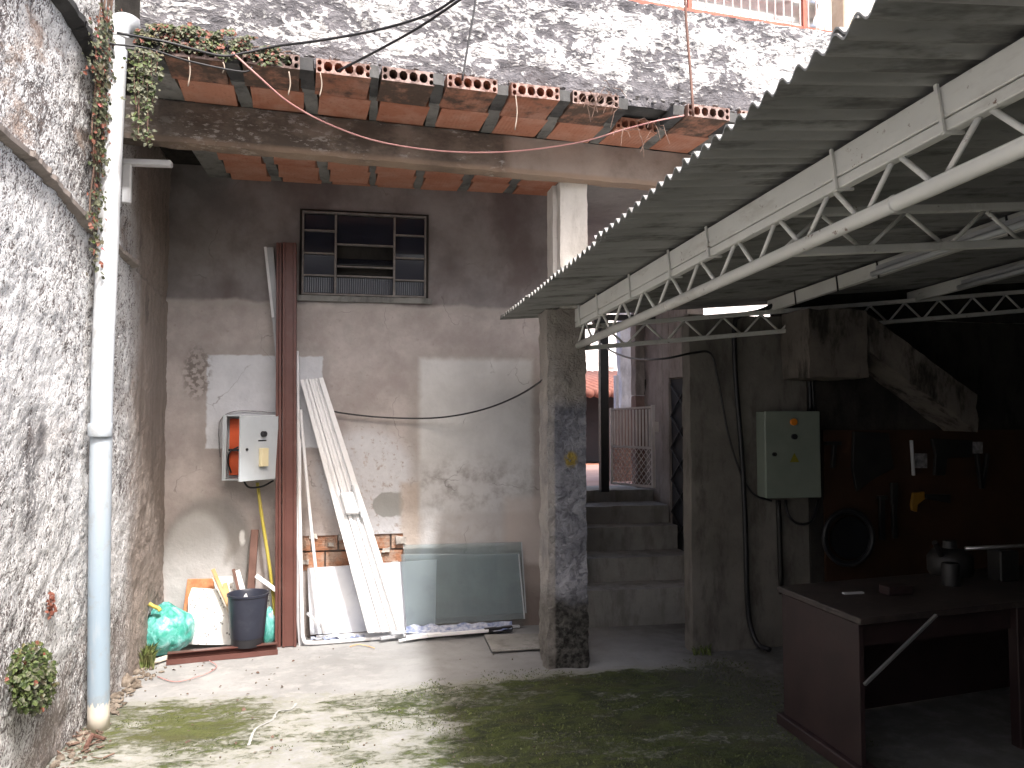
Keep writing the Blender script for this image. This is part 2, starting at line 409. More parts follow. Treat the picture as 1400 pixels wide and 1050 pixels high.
def m_beige():
    n = NT('beige_steel_paint'); p = n.pos(); f = n.noise(p, 3, 5, .6); g = n.noise(p, 26, 5, .7); h = n.noise(n.mapv(p, (1, .3, 1)), 7, 5, .7)
    c = n.mix(n.ramp(f, .3, .7), (.70, .70, .67), (.78, .78, .75))
    c = n.mix(n.ramp(h, .52, .72, 0, .45), c, (.36, .33, .28))
    c = n.mix(n.ma('MULTIPLY', n.ramp(g, .63, .68), n.ramp(h, .45, .6, .15, 1)), c, (.16, .085, .05))
    return n.fin(c, .5, n.bump(g, .12, .003))
M['beige'] = m_beige()
M['blackmetal'] = generic('black_steel', (.012, .012, .013), (.022, .022, .024), 5, .5, .1, 50)
M['brownmetal'] = generic('brown_steel_paint', (.105, .042, .034), (.135, .056, .046), 4, .38, .05, 60, dirt=(.19, .13, .115), dirt_amt=.25)
M['whitepaint'] = generic('white_aluminium', (.76, .76, .78), (.82, .82, .83), 4, .35, .04, 50, dirt=(.45, .44, .43), dirt_amt=.3)
M['greyalu'] = generic('grey_aluminium', (.42, .43, .45), (.52, .53, .55), 5, .4, .04, 50)
M['boxgrey'] = generic('pale_grey_enamel', (.46, .50, .53), (.52, .56, .59), 4, .4, .04, 40, dirt=(.30, .31, .31), dirt_amt=.2)
M['cabgreen'] = generic('grey_green_enamel', (.20, .235, .20), (.235, .27, .23), 4, .45, .04, 40)
M['orangeplate'] = generic('orange_enamel', (.60, .085, .02), (.66, .11, .03), 4, .5, .05, 40)
M['black'] = generic('black_plastic', (.012, .012, .014), (.022, .022, .026), 6, .45, .1, 60)
M['navy'] = generic('dark_blue_plastic', (.018, .021, .036), (.028, .032, .05), 5, .42, .06, 40, dirt=(.12, .12, .13), dirt_amt=.12)
M['cream_plastic'] = generic('cream_plastic', (.66, .58, .36), (.72, .64, .42), 6, .5, .05, 40)
M['wood'] = generic('raw_pine', (.52, .31, .14), (.64, .42, .22), 14, .8, .2, 60)
M['woodpale'] = generic('pale_weathered_wood', (.60, .53, .45), (.72, .66, .58), 14, .8, .2, 60)
M['woodbrown'] = generic('brown_timber', (.12, .06, .045), (.17, .09, .07), 10, .7, .2, 60)
M['chip'] = generic('orange_chipboard', (.42, .17, .075), (.55, .25, .12), 20, .85, .3, 60, dirt=(.25, .09, .04), dirt_amt=.5)
M['yellowstrap'] = generic('yellow_hose', (.42, .34, .05), (.52, .43, .10), 8, .5, .1, 50)
M['pinkwire'] = generic('pink_wire', (.42, .20, .19), (.5, .27, .25), 8, .6, .05, 50)
M['rustred'] = generic('red_oxide_paint', (.34, .075, .045), (.46, .13, .085), 14, .6, .2, 60, dirt=(.15, .05, .03), dirt_amt=.5)
M['barwhite'] = generic('chalky_bar_paint', (.52, .43, .40), (.68, .60, .57), 18, .6, .2, 60, dirt=(.33, .11, .07), dirt_amt=.7)
M['zinc'] = generic('galvanised_sheet', (.62, .62, .63), (.76, .76, .77), 5, .3, .1, 30, metal=.9)
M['postwood'] = generic('old_door_timber', (.48, .36, .26), (.62, .50, .38), 8, .8, .3, 50)
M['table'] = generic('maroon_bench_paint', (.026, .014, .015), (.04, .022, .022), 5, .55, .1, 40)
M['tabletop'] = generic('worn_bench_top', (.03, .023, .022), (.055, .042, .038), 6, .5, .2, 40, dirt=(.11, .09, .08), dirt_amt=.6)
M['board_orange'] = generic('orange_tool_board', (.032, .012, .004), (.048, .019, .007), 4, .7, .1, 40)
M['darkstuff'] = generic('dark_tool_steel', (.012, .011, .011), (.02, .019, .018), 8, .5, .1, 50)
M['sawyellow'] = generic('yellow_handle', (.26, .13, .012), (.30, .16, .02), 8, .5, .05, 50)
M['steelbright'] = generic('bright_steel', (.55, .55, .55), (.65, .65, .65), 8, .3, .05, 50, metal=.8)
M['orange_lamp'] = generic('orange_lens', (.75, .22, .02), (.8, .28, .03), 8, .3, .02, 50)
M['yellowlabel'] = generic('yellow_label', (.22, .20, .02), (.26, .23, .03), 8, .5, .02, 50)
M['tube'] = generic('unlit_lamp_glass', (.52, .54, .56), (.56, .58, .60), 8, .3, .02, 50)
M['bluefilm'] = generic('blue_protective_film', (.11, .15, .30), (.52, .55, .62), 22, .45, .3, 40)
M['whitesheet'] = generic('white_sheet_board', (.60, .63, .70), (.74, .76, .80), 3, .5, .05, 30, dirt=(.42, .43, .47), dirt_amt=.5)
M['soil'] = generic('dry_soil', (.10, .075, .055), (.26, .22, .18), 25, .95, .5, 60)
M['rockwool'] = generic('grey_rag', (.10, .10, .11), (.30, .29, .29), 25, .9, .5, 60)
M['terracotta'] = generic('terracotta_roof_tile', (.20, .075, .055), (.27, .11, .08), 6, .85, .2, 30, dirt=(.16, .08, .06), dirt_amt=.5)
M['fargrey'] = generic('dark_shed_render', (.018, .018, .022), (.026, .026, .03), 2, .9, .2, 10)
M['farorange'] = generic('orange_garden_wall', (.45, .13, .06), (.52, .20, .09), 4, .85, .2, 10)
M['earth'] = generic('pink_earth', (.33, .20, .17), (.42, .28, .24), 2, .95, .3, 10)
M['ground'] = generic('plain_ground', (.22, .20, .17), (.30, .28, .25), 1, .95, .2, 10)
M['gatewhite'] = generic('gate_paint', (.60, .56, .54), (.70, .66, .64), 8, .55, .1, 50)
M['graysteel'] = generic('dark_window_steel', (.15, .135, .13), (.24, .22, .21), 14, .55, .2, 60, dirt=(.13, .09, .07), dirt_amt=.5)

def m_pvc():
    n = NT('weathered_pvc'); p = n.pos(); z = n.sep(p)[2]
    g = n.noise(n.mapv(p, (1, 1, .15)), 30, 4)
    c = n.mix(n.ramp(z, .4, 2.9), (.29, .37, .45), (.70, .72, .74))  # whiter with height: the overexposed top is put into the colour
    c = n.mix(n.ramp(g, .5, .7, 0, .3), c, (.45, .47, .49))
    c = n.mix(n.ramp(n.noise(p, 9, 6, .75), .52, .70, 0, .5), c, (.30, .29, .27))
    zz = n.ma('ADD', z, n.ma('MULTIPLY', n.noise(n.mapv(p, (1, 1, .25)), 45, 3), .16))
    c = n.mix(n.ramp(zz, .21, .225, 1, 0), c, (.68, .63, .55))
    return n.fin(c, .42, n.bump(g, .05, .003))
M['pvc'] = m_pvc()

def m_speck():
    n = NT('speckled_white_slab'); p = n.pos()
    v = n.voro(p, 34); k = n.ramp(v, .22, .32, 1, 0); k = n.ma('MULTIPLY', k, n.ramp(n.noise(p, 12, 2), .42, .5))
    c = n.mix(n.ma('MULTIPLY', k, .8), (.78, .78, .77), (.16, .15, .15))
    c = n.mix(n.ramp(n.noise(p, 7, 4), .55, .75, 0, .3), c, (.5, .49, .47))
    return n.fin(c, .8, n.bump(v, .2, .003))
M['speck'] = m_speck()

def m_bag():
    n = NT('thin_teal_plastic'); p = n.pos()
    f = n.noise(n.mapv(p, (1, 1, .6)), 14, 4, .6, 1.0); v = n.voro(n.warp(p, 9, .1), 9, 'DISTANCE_TO_EDGE')
    c = n.mix(n.ramp(f, .35, .65), (.05, .30, .24), (.20, .52, .50))
    c = n.mix(n.ramp(f, .56, .64, 0, .5), c, (.42, .62, .60))
    return n.fin(c, .3, n.bump(f, .45, .02, n.bump(n.noise(n.mapv(p, (1, 1, .3)), 30, 3), .3, .008)))
M['bag'] = m_bag()

def m_glass(name, tint, rough=.02, alpha_mix=.0):
    n = NT(name)
    g = n.t.nodes.new("ShaderNodeBsdfTransparent"); g.inputs[0].default_value = (*tint, 1)
    gl = n.t.nodes.new("ShaderNodeBsdfGlossy"); gl.inputs['Roughness'].default_value = rough
    fr = n.t.nodes.new("ShaderNodeFresnel"); fr.inputs[0].default_value = 1.5
    mx = n.t.nodes.new("ShaderNodeMixShader")
    n.link(fr.outputs[0], mx.inputs[0]); n.link(g.outputs[0], mx.inputs[1]); n.link(gl.outputs[0], mx.inputs[2])
    di = n.t.nodes.new("ShaderNodeBsdfDiffuse"); di.inputs[0].default_value = (.52, .58, .62, 1)
    m2 = n.t.nodes.new("ShaderNodeMixShader"); m2.inputs[0].default_value = alpha_mix
    n.link(mx.outputs[0], m2.inputs[1]); n.link(di.outputs[0], m2.inputs[2])
    n.link(m2.outputs[0], n.out.inputs[0])
    return n.m
M['glass'] = m_glass('green_sheet_glass', (.90, .945, .945), .03, .13)
def m_pane(name, ribs):
    n = NT(name); p = n.pos()
    c = n.mix(n.noise(p, 3, 3), (.014, .016, .026), (.032, .036, .052))
    if ribs:
        wv = n.wave(p, 19, 'X'); c = n.mix(wv, (.02, .023, .036), (.10, .11, .135))
        return n.fin(c, .25, n.bump(wv, .6, .006))
    return n.fin(c, .08)
M['pane'] = m_pane('dark_window_glass', False)
M['pane_rib'] = m_pane('ribbed_window_glass', True)

def m_leaf(name, a, b, c3):
    n = NT(name); p = n.pos()
    f = n.noise(p, 35, 2); g = n.noise(p, 9, 2)
    c = n.mix(n.ramp(f, .35, .65), a, b); c = n.mix(n.ramp(g, .56, .66, 0, .4), c, c3)
    return n.fin(c, .5, spec=.3)
M['leaf'] = m_leaf('green_leaves', (.035, .055, .018), (.10, .13, .045), (.16, .09, .05))
M['leafgrey'] = m_leaf('dusty_creeper_leaves', (.035, .042, .024), (.15, .155, .10), (.11, .065, .045))
M['leafred'] = m_leaf('reddish_creeper_leaves', (.15, .05, .035), (.24, .10, .07), (.10, .06, .04))
M['grass'] = m_leaf('weed_blades', (.07, .10, .025), (.17, .20, .07), (.20, .17, .09))
M['moss'] = m_leaf('moss_fronds', (.05, .065, .022), (.11, .135, .04), (.09, .085, .04))
M['stem'] = generic('brown_stems', (.10, .06, .045), (.17, .11, .085), 20, .9, .2, 60)
M['flower'] = generic('pink_petals', (.55, .12, .14), (.62, .2, .2), 20, .6, .05, 60)
M['dryroot'] = generic('dry_roots', (.30, .24, .19), (.42, .36, .30), 20, .9, .2, 60)

# ------------------------------------------------------------------ mesh building
def world_loc(o):
    l = V((0, 0, 0))
    while o is not None:
        l += o.location; o = o.parent
    return l

class MB:
    def __init__(s): s.v = []; s.f = []; s.m = []
    def add(s, vs, fs, mi=0):
        b = len(s.v); s.v += [tuple(q) for q in vs]; s.f += [tuple(i + b for i in f) for f in fs]; s.m += [mi] * len(fs)
        return s
    def hexa(s, P, mi=0):   # P: 4 bottom then 4 top, counter-clockwise
        return s.add(P, [(3, 2, 1, 0), (4, 5, 6, 7), (0, 1, 5, 4), (1, 2, 6, 5), (2, 3, 7, 6), (3, 0, 4, 7)], mi)
    def box(s, x0, x1, y0, y1, z0, z1, mi=0):
        return s.hexa([(x0, y0, z0), (x1, y0, z0), (x1, y1, z0), (x0, y1, z0), (x0, y0, z1), (x1, y0, z1), (x1, y1, z1), (x0, y1, z1)], mi)
    def obox(s, x0, x1, o0, o1, z0, z1, mi=0):   # box in the slab's own direction
        q = [oxy(x0, o0, 0), oxy(x1, o0, 0), oxy(x1, o1, 0), oxy(x0, o1, 0)]
        return s.hexa([(a.x, a.y, z0) for a in q] + [(a.x, a.y, z1) for a in q], mi)
    def bar(s, p, q, wd, ht, side=None, mi=0):   # wd along side, ht across
        p = V(p); q = V(q); d = (q - p).normalized()
        if side is None:
            side = d.cross(V((0, 0, 1)))
            if side.length < .1: side = V((1, 0, 0))
        side = V(side); side = (side - d * side.dot(d)).normalized(); up = side.cross(d)
        a = side * wd / 2; b = up * ht / 2
        P = [p - a - b, p + a - b, p + a + b, p - a + b]
        Q = [q - a - b, q + a - b, q + a + b, q - a + b]
        return s.add(P + Q, [(0, 1, 2, 3), (7, 6, 5, 4), (4, 5, 1, 0), (5, 6, 2, 1), (6, 7, 3, 2), (7, 4, 0, 3)], mi)
    def tube(s, pts, r, seg=8, mi=0, cap=True):
        pts = [V(p) for p in pts]; n = len(pts); vs = []; fs = []
        rr = r if isinstance(r, (list, tuple)) else [r] * n
        t0 = (pts[1] - pts[0]).normalized()
        a = t0.cross(V((0, 0, 1)))
        if a.length < .05: a = t0.cross(V((1, 0, 0)))
        a.normalize()
        for i in range(n):
            t = (pts[min(i + 1, n - 1)] - pts[max(i - 1, 0)]).normalized()
            a = (a - t * a.dot(t)).normalized(); b = t.cross(a)
            for k in range(seg):
                an = 2 * pi * k / seg; vs.append(pts[i] + (a * cos(an) + b * sin(an)) * rr[i])
        for i in range(n - 1):
            for k in range(seg):
                k2 = (k + 1) % seg; fs.append((i * seg + k, i * seg + k2, (i + 1) * seg + k2, (i + 1) * seg + k))
        if cap: fs.append(tuple(range(seg - 1, -1, -1))); fs.append(tuple((n - 1) * seg + k for k in range(seg)))
        return s.add(vs, fs, mi)
    def lathe(s, c, prof, seg=28, mi=0, ax=V((0, 0, 1))):   # prof: list of (r, h)
        c = V(c); a = ax.cross(V((1, 0, 0))) if abs(ax.x) < .9 else ax.cross(V((0, 1, 0))); a.normalize(); b = ax.cross(a)
        vs = []; fs = []
        for r, h in prof:
            for k in range(seg):
                an = 2 * pi * k / seg; vs.append(c + ax * h + (a * cos(an) + b * sin(an)) * r)
        for i in range(len(prof) - 1):
            for k in range(seg):
                k2 = (k + 1) % seg; fs.append((i * seg + k, i * seg + k2, (i + 1) * seg + k2, (i + 1) * seg + k))
        return s.add(vs, fs, mi)
    def poly(s, pts, th, mi=0):   # polygon slab, extruded by vector th
        n = len(pts); pts = [V(p) for p in pts]; th = V(th)
        return s.add(pts + [p + th for p in pts], [tuple(range(n)), tuple(range(2 * n - 1, n - 1, -1))] + [(i, i + n, (i + 1) % n + n, (i + 1) % n) for i in range(n)], mi)
    def rough(s, x0, x1, y0, y1, z0, z1, res, amp, sc=9, seed=0, mi=0, frame=None):
        nx = max(1, round((x1 - x0) / res)); ny = max(1, round((y1 - y0) / res)); nz = max(1, round((z1 - z0) / res))
        idx = {}; vs = []; fs = []
        def vid(i, j, k):
            key = (i, j, k)
            if key not in idx:
                p = V((x0 + (x1 - x0) * i / nx, y0 + (y1 - y0) * j / ny, z0 + (z1 - z0) * k / nz))
                q = p * sc + V((seed, seed * 2.3, seed * .7))
                p2 = p + noise.noise_vector(q) * amp + noise.noise_vector(q * 3.1) * amp * .5
                if frame: p2 = frame(p2)
                idx[key] = len(vs); vs.append(p2)
            return idx[key]
        for i in range(nx):
            for j in range(ny):
                for k, fl in ((0, 1), (nz, 0)):
                    q = [vid(i, j, k), vid(i + 1, j, k), vid(i + 1, j + 1, k), vid(i, j + 1, k)]; fs.append(tuple(q[::-1] if fl else q))
        for i in range(nx):
            for k in range(nz):
                for j, fl in ((0, 0), (ny, 1)):
                    q = [vid(i, j, k), vid(i + 1, j, k), vid(i + 1, j, k + 1), vid(i, j, k + 1)]; fs.append(tuple(q[::-1] if fl else q))
        for j in range(ny):
            for k in range(nz):
                for i, fl in ((0, 1), (nx, 0)):
                    q = [vid(i, j, k), vid(i, j + 1, k), vid(i, j + 1, k + 1), vid(i, j, k + 1)]; fs.append(tuple(q[::-1] if fl else q))
        return s.add(vs, fs, mi)
    def rock(s, c, r, seed, flat=.7):
        bm = bmesh.new(); bmesh.ops.create_icosphere(bm, subdivisions=2, radius=1); k = [random.uniform(.6, 1.4) for _ in range(3)]
        for v_ in bm.verts:
            p = v_.co; d = 1 + .45 * noise.noise(p * 1.3 + V((seed, 0, 0))) + .2 * noise.noise(p * 3.7 + V((0, seed, 0)))
            v_.co = V((p.x * k[0], p.y * k[1], p.z * k[2] * flat)) * (r * d)
        bm.verts.index_update(); vs = [v_.co + V(c) for v_ in bm.verts]; fs = [tuple(v_.index for v_ in f.verts) for f in bm.faces]; bm.free()
        return s.add(vs, fs)
    def build(s, name, mat, parent=None, smooth=None, bevel=0, kind=None, origin=None):
        me = bpy.data.meshes.new(name)
        off = world_loc(parent) if parent else V((0, 0, 0))
        if origin is not None: off = V(origin)
        me.from_pydata([V(q) - off for q in s.v], [], s.f)
        mats = mat if isinstance(mat, list) else [mat]
        for m in mats: me.materials.append(M[m])
        me.polygons.foreach_set('material_index', s.m)
        if bevel:
            bm = bmesh.new(); bm.from_mesh(me)
            bmesh.ops.bevel(bm, geom=[e for e in bm.edges if e.is_manifold and e.calc_face_angle(0) > .5], offset=bevel, segments=1, affect='EDGES', clamp_overlap=True)
            bm.to_mesh(me); bm.free()
        if smooth is not None:
            me.polygons.foreach_set('use_smooth', [True] * len(me.polygons))
            if smooth < 180: me.set_sharp_from_angle(angle=radians(smooth))
        me.update()
        o = bpy.data.objects.new(name, me); COL.objects.link(o)
        if parent: o.parent = parent
        if origin is not None: o.location = V(origin) - (world_loc(parent) if parent else V((0, 0, 0)))
        if kind: o['kind'] = kind
        return o

def tag(o, label, cat, group=None):
    o['label'] = label; o['category'] = cat
    if group: o['group'] = group
    return o
def thing(name, label, cat, loc, group=None):
    o = bpy.data.objects.new(name, None); o.empty_display_size = .1; COL.objects.link(o); o.location = V(loc)
    return tag(o, label, cat, group)
def struct(o): o['kind'] = 'structure'; return o

def smooth_path(pts, n=6):   # Catmull-Rom
    pts = [V(p) for p in pts]; P = [pts[0] * 2 - pts[1]] + pts + [pts[-1] * 2 - pts[-2]]; out = []
    for i in range(1, len(P) - 2):
        for k in range(n):
            t = k / n; a, b, c, d = P[i - 1:i + 3]
            out.append(.5 * ((2 * b) + (c - a) * t + (2 * a - 5 * b + 4 * c - d) * t * t + (3 * b - a - 3 * c + d) * t ** 3))
    return out + [pts[-1]]
def cable(name, pts, r, mat, label, cat='cable', group=None, n=6, seg=6):
    return tag(MB().tube(smooth_path(pts, n), r, seg).build(name, mat, None, 180), label, cat, group)
def fract(p, o=4): return noise.fractal(p, 1.0, 2.0, o)

# ------------------------------------------------------------------ ground
g = MB(); g.add([(-150, -150, -.03), (150, -150, -.03), (150, 150, -.03), (-150, 150, -.03)], [(0, 1, 2, 3)])
struct(g.build('ground', 'ground'))
fl = MB(); nx, ny = 190, 150; xs = [-1.6 + 7.0 * i / nx for i in range(nx + 1)]; ys = [-5] + [2.5 + 3.7 * j / (ny - 1) for j in range(ny)]
vs = []
for y in ys:
    for x in xs:
        p = V((x, y, 0)); vs.append((x, y, fract(p * 1.5) * .008 + noise.noise(p * 14) * .002 - .003))
fl.add(vs, [(j * (nx + 1) + i, j * (nx + 1) + i + 1, (j + 1) * (nx + 1) + i + 1, (j + 1) * (nx + 1) + i) for j in range(ny) for i in range(nx)])
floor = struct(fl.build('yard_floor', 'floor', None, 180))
# pale mortar line over the crack in the floor
def ribbon(pts, wid, z, seed):
    m = MB(); P = smooth_path(pts, 7); vs = []
    for i, p in enumerate(P):
        t = (P[min(i + 1, len(P) - 1)] - P[max(i - 1, 0)]).normalized(); sd = V((-t.y, t.x, 0))
        wd = wid * (.6 + .9 * abs(noise.noise(V((i * .5, seed, 0))))); j = sd * noise.noise(V((i * .8, seed + 5, 0))) * wid * .8
        vs += [V((p.x, p.y, z)) + j + sd * wd, V((p.x, p.y, z + .0005)) + j, V((p.x, p.y, z)) + j - sd * wd]
    fs = []
    for i in range(len(P) - 1):
        a = i * 3; fs += [(a, a + 1, a + 4, a + 3), (a + 1, a + 2, a + 5, a + 4)]
    return m.add(vs, fs)
m = ribbon([G(*q) for q in [(405, 962), (398, 970), (380, 973), (372, 985), (352, 995), (345, 1005), (340, 1020)]], .009, .003, 1)
m.build('mortar_seam', 'cement_pale', floor, 180)
# cover slab let into the floor
cv = thing('inspection_cover', 'flat grey concrete cover slab let into the floor beside the rough pillar', 'cover slab', G(712, 880))
MB().poly([G(673, 892, .012), G(752, 887, .012), G(752, 868, .012), G(662, 870, .012)][::-1], (0, 0, .014)).build('slab', 'cement', cv, None, .004)

# ------------------------------------------------------------------ left wall
LX = -1.46
def lw_h(y, z):
    p = V((0, y, z))
    h = fract(p * 1.6 + V((3, 0, 0))) * .02 + fract(p * 11, 3) * .007 + noise.noise(p * 30) * .0035 + noise.noise(p * 62) * .004
    if z > 2.62 + (4.5 - y) * .09: h -= .015
    return h
lw = thing('boundary_wall', 'tall whitewashed rough rendered wall along the left side of the yard', 'wall', (LX, 4.5, 0))
ys = [-4.5 + .25 * i for i in range(24)] + [1.5 + .014 * i for i in range(int(4.6 / .014))]; zs = [.014 * i for i in range(int(4.0 / .014))] + [4.05, 4.6, 5.2]
m = MB(); vs = []
for z in zs:
    for y in ys:
        vs.append((LX + lw_h(y, z), y, z))
n_ = len(ys)
m.add(vs, [(j * n_ + i, j * n_ + i + 1, (j + 1) * n_ + i + 1, (j + 1) * n_ + i) for j in range(len(zs) - 1) for i in range(n_ - 1)])
b = len(m.v)
m.box(LX - .25, LX - .06, -4.5, 6.2, -.05, 5.2)
m.build('rough_render', 'whitewash', lw, 180)
def ledge(pts, hgt, dep, mat, seed):
    P = smooth_path(pts, 16); mm = MB(); vs = []
    for i, p in enumerate(P):
        k = 1 + .7 * noise.noise(V((i * .45, seed, 0))) + .35 * noise.noise(V((i * 1.3, seed, 4)))
        for dx, dz in ((-.03, hgt * .6), (dep * k, hgt * .25), (dep * k * .9, -hgt * .2 * k), (-.03, -hgt * .6)):
            vs.append(V((LX + dx + .01, p.y, p.z + dz)))
    fs = [(i * 4 + k, i * 4 + k + 1, i * 4 + k + 5, i * 4 + k + 4) for i in range(len(P) - 1) for k in range(3)]
    return mm.add(vs, fs).build('ledge', mat, lw)
ledge([V((0, 1.5, 2.80))] + [X(*q, LX) for q in [(0, 186), (35, 212), (70, 252), (118, 308), (150, 335), (182, 362)]], .048, .032, 'pinkwall', 1)
ledge([V((0, 1.5, 3.75))] + [X(*q, LX) for q in [(80, -4), (105, 35), (132, 86)]] + [V((0, 4.8, 3.5))], .06, .04, 'joist_black', 4)  # upper lip all dark: mould and its underside shade in one colour

# ------------------------------------------------------------------ back wall
bw = thing('back_wall', 'patched pinkish and grey plastered wall across the back of the yard', 'wall', (0, WY, 0))
wTL, wTR, wBR, wBL = Y(414, 289, WY), Y(581, 297, WY), Y(582, 410, WY), Y(413, 401, WY)
wx0, wx1 = wTL.x, wBR.x; wz1, wz0 = (wTL.z + wTR.z) / 2, (wBL.z + wBR.z) / 2
hx0, hx1 = Y(412, 750, WY).x, Y(551, 750, WY).x; hz0, hz1 = Y(480, 779, WY).z, Y(480, 731, WY).z
def split(a, b, res, cuts):
    r = [a]; pts = sorted(c for c in cuts if a < c < b) + [b]
    for c in pts:
        n = max(1, round((c - r[-1]) / res)); s0 = r[-1]; r += [s0 + (c - s0) * k / n for k in range(1, n + 1)]
    return r
xs = split(-1.50, 1.64, .016, [wx0, wx1, hx0, hx1]); zs = split(-.05, 3.55, .016, [wz0, wz1, hz0, hz1])
m = MB(); vs = []
for z in zs:
    for x in xs:
        p = V((x, 0, z)); y = WY - fract(p * 1.3) * .012 - fract(p * 7, 3) * .004
        if z > 2.5 + noise.noise(V((x * 6, 0, 1))) * .02: y += .006
        vs.append((x, y, z))
n_ = len(xs); fs = []
for j in range(len(zs) - 1):
    for i in range(n_ - 1):
        cx = (xs[i] + xs[i + 1]) / 2; cz = (zs[j] + zs[j + 1]) / 2
        if wx0 < cx < wx1 and wz0 < cz < wz1: continue
        if hx0 < cx < hx1 and hz0 < cz < hz1: continue
        fs.append((j * n_ + i, j * n_ + i + 1, (j + 1) * n_ + i + 1, (j + 1) * n_ + i))
m.add(vs, fs)
m.box(1.62, 1.66, 6.03, 8.2, -.05, 3.42)
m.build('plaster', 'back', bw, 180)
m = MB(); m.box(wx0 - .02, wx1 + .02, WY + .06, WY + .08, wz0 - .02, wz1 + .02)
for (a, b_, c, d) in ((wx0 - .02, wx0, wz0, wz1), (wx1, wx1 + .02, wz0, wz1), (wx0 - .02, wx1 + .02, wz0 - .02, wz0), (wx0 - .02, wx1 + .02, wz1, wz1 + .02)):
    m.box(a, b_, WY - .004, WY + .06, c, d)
m.build('window_reveal', 'dark_plaster', bw)  # black lining, painted as the dark room behind the open pane
# raised cement edge below the window
m = MB(); m.rough(wx0 - .05, wx1 + .05, WY - .018, WY + .02, wz0 - .045, wz0 - .003, .02, .004, 14, 3); m.build('sill', 'joist', bw, 40)
# window: steel frame, bars and panes
WF = WY - .004
fr = MB()
def fbar(x0, x1, z0, z1, d=.028): fr.box(x0, x1, WF - d, WF + .03, z0, z1)
t_ = .013
fbar(wx0, wx1, wz1 - t_, wz1); fbar(wx0, wx1, wz0, wz0 + t_)
fbar(wx0, wx0 + t_, wz0 + t_, wz1 - t_, .029); fbar(wx1 - t_, wx1, wz0 + t_, wz1 - t_, .029)
c1 = Y(459, 345, WY).x; c2 = Y(539, 345, WY).x
fbar(c1 - .008, c1 + .008, wz0 + t_, wz1 - t_, .031); fbar(c2 - .008, c2 + .008, wz0 + t_, wz1 - t_, .031)
win = fr.build('window', 'graysteel', bw, None, .002)
cols = [(wx0 + t_, c1 - .008, [wz0 + t_, Y(436, 377, WY).z, Y(436, 347, WY).z, Y(436, 316, WY).z, wz1 - t_]),
        (c1 + .008, c2 - .008, [wz0 + t_, Y(498, 379, WY).z, Y(498, 366, WY).z, Y(498, 336, WY).z, wz1 - t_]),
        (c2 + .008, wx1 - t_, [wz0 + t_, Y(560, 384, WY).z, Y(560, 354, WY).z, Y(560, 323, WY).z, wz1 - t_])]
for ci, (x0, x1, zl) in enumerate(cols):
    for k in range(4):
        if k: MB().box(x0, x1, WF - .022, WF + .012, zl[k] - .0055, zl[k] + .0055).build('glazing_bar', 'graysteel', win)
        z0 = zl[k] + .008; z1 = zl[k + 1] - .008
        if ci == 1 and k in (1, 2):
            if k == 2: MB().bar(((x0 + x1) / 2, WF - .03, z0 + .006), ((x0 + x1) / 2, WF + .05, z1 - .09), x1 - x0, .004, (1, 0, 0)).build('pane', 'pane', win)
            continue
        dy = random.uniform(0, .006)
        MB().box(x0, x1, WF + .003 + dy, WF + .008 + dy, z0, z1).build('pane', 'pane_rib' if k == 0 else 'pane', win)
# chase broken into the wall showing the hollow bricks
m = MB(); m.box(hx0 - .02, hx1 + .02, WY + .055, WY + .1, hz0 - .02, hz1 + .02); m.build('chase', 'pinkwall', bw)
rows = [(hz0 + .004, hz0 + .135), (hz0 + .15, hz1 + .01)]
for r_, (z0, z1) in enumerate(rows):
    x = hx0 - .02 - .1 * r_
    while x < hx1:
        x1 = min(x + .19, hx1 + .02); xa = max(x, hx0 - .02)
        if x1 - xa > .03:
            b = MB(); c = V(((xa + x1) / 2, WY + .045 + random.uniform(-.006, .006), (z0 + z1) / 2))
            hw = (x1 - xa) / 2 - .004; hh = (z1 - z0) / 2
            b.box(c.x - hw, c.x + hw, c.y - .03, c.y + .03, c.z - hh, c.z + hh)
            for k in range(4):
                zz = c.z - hh + 2 * hh * (k + .5) / 4; b.box(c.x - hw, c.x + hw, c.y - .031, c.y - .029, zz - .005, zz + .005)
            b.build('brick', 'brick_smeared', bw, None, .004, origin=c)
        x = x1 + .006
for (px, py) in ((428, 733), (548, 738), (452, 745), (470, 733), (540, 770), (528, 752), (418, 768)):
    a = Y(px, py, WY - .01); b = MB(); q_ = random.uniform(.6, 1.1); b.rough(a.x - .035 * q_, a.x + .035 * q_, WY - .012 * q_, WY + .05, a.z - .028 * q_, a.z + .02 * q_, .012, .012, 20, px); b.build('mortar_lump', 'stone' if px != 428 else 'column_clean', bw, 40)

